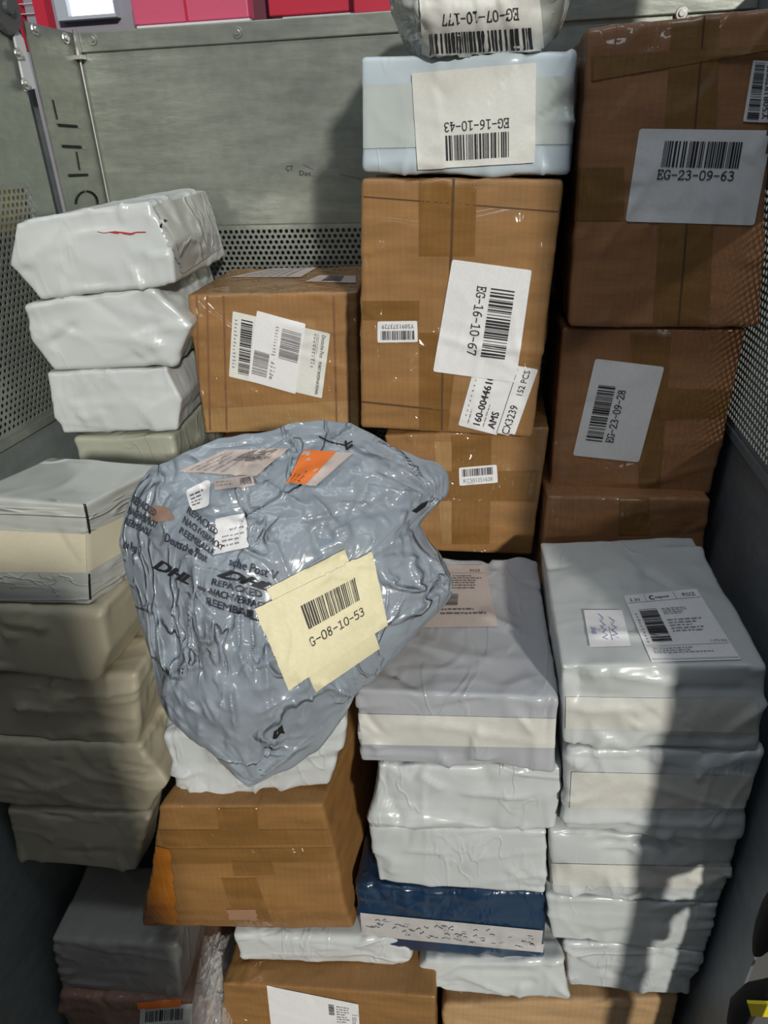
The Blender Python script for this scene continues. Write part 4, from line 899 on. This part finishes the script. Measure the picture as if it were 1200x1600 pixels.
    for k in range(1, NB):
        rho = 1 - k / NB; st = len(V); V.extend(vert(i, rho, -1) for i in range(n_))
        for i in range(n_): Fc.append((prev + i, prev + (i + 1) % n_, st + (i + 1) % n_, st + i))
        prev = st
    c = len(V); V.append(vert(0, 0, -1))
    for i in range(n_): Fc.append((prev + i, prev + (i + 1) % n_, c))
    zb = min(v.z for v in V); org = Vector((C0.x, C0.y + .05, zb))
    return mesh_obj('mailing_bag', V, [tuple(reversed(f)) for f in Fc], CARRIER, origin=org)
bg = tag(bag(), 'huge crumpled grey-blue plastic bag printed REPACKED with cream G-08-10-53 label', 'bag')
def D(name, quad, w, h, els, paper=None, off=.0018, **k): return decal(bg, name, quad, w, h, els, paper, off, **k)
D('cream_sheet', [(416, 920), (538, 857), (592, 1012), (493, 1080)], 100, 130, [], PAPER_CREAM, .0022)
D('shipping_label', [(397, 951), (580, 861), (604, 975), (450, 1077)], 148, 105, [('bar', 44, 20, 118, 50, 101), ('code', 'G-08-10-53', 40, 60, 118, 12)], PAPER_CREAM, .0034, label='cream G-08-10-53 barcode label')
KNU = INK_FADED
def words(q, lines, mat=simple('bag_print', (.045, .05, .07), .5), sh=0.0):
    els = []; hh = 100.0 / len(lines)
    for i, s in enumerate(lines): els.append(('txt', s[0], s[1], (i + .82) * hh, s[2], hh * .66, mat, 1.6, sh))
    D('printed_text', q, 100, 100, els)
words([(298, 790), (350, 832), (332, 872), (278, 836)], [('REPACKED', 0, 86), ('NACHVERPACKT', 0, 118), ('REEMBALLE', 2, 100)])
words([(262, 830), (330, 866), (325, 885), (258, 850)], [('Deutsche Post', 0, 96)])
words([(245, 864), (300, 894), (296, 918), (240, 892)], [('DHL', 0, 95)], INK, .3)
words([(247, 865), (302, 895), (298, 919), (242, 893)], [('DHL', 0, 95)], INK, .3)
words([(212, 770), (256, 800), (240, 842), (196, 822)], [('REPACKED', 0, 80), ('NACHVERPACKT', 0, 100), ('REEMBALLE', 0, 90)])
words([(198, 838), (226, 850), (222, 872), (194, 860)], [('che Post Q', 0, 98)])
words([(362, 868), (438, 890), (432, 912), (356, 888)], [('sche Post V', 0, 98)])
words([(340, 880), (424, 908), (414, 926), (332, 904)], [('DHL', 5, 96)], INK, .3)
words([(343, 882), (427, 910), (416, 927), (334, 905)], [('DHL', 5, 96)], INK, .3)
words([(334, 902), (412, 922), (412, 976), (322, 948)], [('REPACKED', 0, 96), ('NACHVERPACKT', 0, 118), ('REEMBALLE', -2, 98)])
D('courier_stripe', [(312, 912), (352, 930), (348, 942), (310, 924)], 40, 10, [('greek', 0, 0, 40, 10, 1, 5, INK_FADED)])
D('top_label', [(280, 738), (352, 705), (452, 702), (400, 746)], 120, 60, [('greek', 6, 6, 100, 40, 5, 5, INK_GREY), ('bar', 50, 30, 112, 52, 15, INK_FADED)], PAPER_PINK, .0022)
D('torn_sticker', [(290, 768), (330, 748), (328, 792), (300, 800)], 40, 40, [('greek', 6, 8, 34, 32, 4, 5, INK_FADED)], PAPER, .0016, radius=7)
D('torn_sticker', [(334, 752), (396, 744), (398, 760), (336, 768)], 60, 16, [('bar', 40, 3, 57, 13, 5, INK_FADED), ('greek', 4, 3, 34, 13, 2, 9)], PAPER_PINK, .0018, jag=1.5)
D('torn_sticker', [(338, 812), (384, 802), (388, 856), (334, 868)], 50, 55, [('txt', 'VI7', 22, 26, 34, 5, INK_FADED), ('txt', '44', 38, 26, 46, 5, INK_FADED), ('greek', 12, 30, 46, 50, 3, 2)], PAPER, .0018, jag=1.5, label='ragged white sticker')
D('orange_label', [(446, 756), (476, 706), (552, 710), (494, 762)], 80, 50, [('grid', 0, 0, 80, 34, ORANGE, 8), ('greek', 10, 6, 40, 24, 3, 4, simple('ink_brown', (0.3, .07, .02), .6)), ('txt', 'P', 4, 26, 12, 9)], PAPER_PINK, .0026, label='orange and white sticker')
D('brown_patch', [(232, 790), (262, 792), (276, 812), (238, 818)], 40, 30, [], simple('brown_patch', (0.30, 0.19, 0.14), .5), .001, radius=9)
D('hole', [(424, 1134), (444, 1128), (448, 1152), (424, 1158)], 24, 30, [('poly', [(2, 24), (5, 12), (12, 9), (19, 2), (21, 14), (22, 20), (14, 18), (8, 25)], BLACK)], None, .0015, label='black torn hole')
D('fold_shade', [(640, 780), (690, 780), (690, 806), (640, 806)], 50, 26, [('poly', [(2, 20), (14, 10), (28, 3), (22, 12), (8, 22)], BLACK)], None, .0015)  # black patch painted for the shade inside the fold
D('strap_mark', [(490, 670), (570, 670), (570, 712), (490, 712)], 80, 42, [('line', [(10, 14), (24, 22), (48, 28), (60, 22)], 2.2, BLACK), ('line', [(50, 22), (52, 34), (60, 28)], 3.2, BLACK)], None, .0015)

# ---- crumpled clear film bag beside the lower left parcel
def crumple(name, quad, z, mat, label, amp=.012, seed=3):
    fn = homog(quad, 1, 1); n1, n2 = 40, 60; V = []
    for s_ in (0, 1):
        for j in range(n2 + 1):
            for i in range(n1 + 1):
                u, v = fn(i / n1, j / n2); e = 4 * (i / n1) * (1 - i / n1)
                y = z[0] + (z[1] - z[0]) * j / n2 + (0.03 * s_ - 0.015) * e
                p = onY(u, v, y); q = Vector((i / n1 * 3, j / n2 * 4, seed + s_ * 5))
                y2 = amp * (max(0, 1 - abs(noise.noise(q * 2.2)) * 3) ** 2 + noise.noise(q)); V.append(p + Vector((0, -y2 * e, 0)))
    K = (n1 + 1) * (n2 + 1)
    Fc = [(s_ * K + j * (n1 + 1) + i, s_ * K + j * (n1 + 1) + i + 1, s_ * K + (j + 1) * (n1 + 1) + i + 1, s_ * K + (j + 1) * (n1 + 1) + i) for s_ in (0, 1) for j in range(n2) for i in range(n1)]
    return tag(mesh_obj(name, V, Fc, mat, origin=V[-1]), label, 'plastic bag')
crumple('plastic_bag', [(318, 1462), (368, 1456), (362, 1620), (292, 1620)], (.53, .44), film('clear_film'), 'crumpled clear plastic bag between the lone grey mailer and the bottom brown box')

# ---- black strap and yellow tag by the right wall
def tube(pts, rad, n=10, flat=1.0):
    V = []; Fc = []
    for i, p in enumerate(pts):
        t = (pts[min(i + 1, len(pts) - 1)] - pts[max(i - 1, 0)]).normalized(); a = t.cross(Vector((0, 1, 0))).normalized(); b = t.cross(a)
        r_ = rad[i] if isinstance(rad, list) else rad
        for k in range(n): th = 2 * math.pi * k / n; V.append(p + a * (r_ * math.cos(th)) + b * (r_ * flat * math.sin(th)))
    for i in range(len(pts) - 1):
        for k in range(n): Fc.append((i * n + k, i * n + (k + 1) % n, (i + 1) * n + (k + 1) % n, (i + 1) * n + k))
    Fc.append(tuple(range(n))); Fc.append(tuple((len(pts) - 1) * n + k for k in range(n - 1, -1, -1)))
    return V, Fc
ys = .415
pts = [onY(u, v, ys) for u, v in ((1232, 1392), (1212, 1425), (1198, 1452), (1190, 1474), (1184, 1486), (1180, 1492))]
V, Fc = tube(pts, [.012, .012, .010, .008, .005, .002]); so_ = tag(mesh_obj('strap', V, Fc, simple('black_fabric', (0.012, 0.012, 0.012), .9), origin=pts[-1]), 'black fabric strap end hanging at the right edge above the yellow tag', 'strap')
pts = [onY(u, v, ys) for u, v in ((1152, 1600), (1160, 1575), (1180, 1556), (1215, 1545))]
V, Fc = tube(pts, [.010, .012, .012, .010]); sp_ = tag(mesh_obj('strap', V, Fc, MATS['black_fabric'], origin=pts[0]), 'dark folded strap around the yellow tag at the lower right corner', 'strap')
c = [onY(u, v, ys - .02) for u, v in ((1168, 1568), (1215, 1570), (1215, 1590), (1174, 1588))]
vs = [p + Vector((0, dy, 0)) for dy in (0, .003) for p in c]
mesh_obj('yellow_tag', vs, [(0, 3, 2, 1), (4, 5, 6, 7)] + [(i, (i + 1) % 4, 4 + (i + 1) % 4, 4 + i) for i in range(4)], simple('tag_yellow', (0.85, 0.70, 0.02), .5), parent=sp_, smooth=False)['label'] = 'bright yellow tag'

# tidy helper properties
for o in list(bpy.data.objects):
    for k in ('_o', '_tl'):
        if k in o: del o[k]
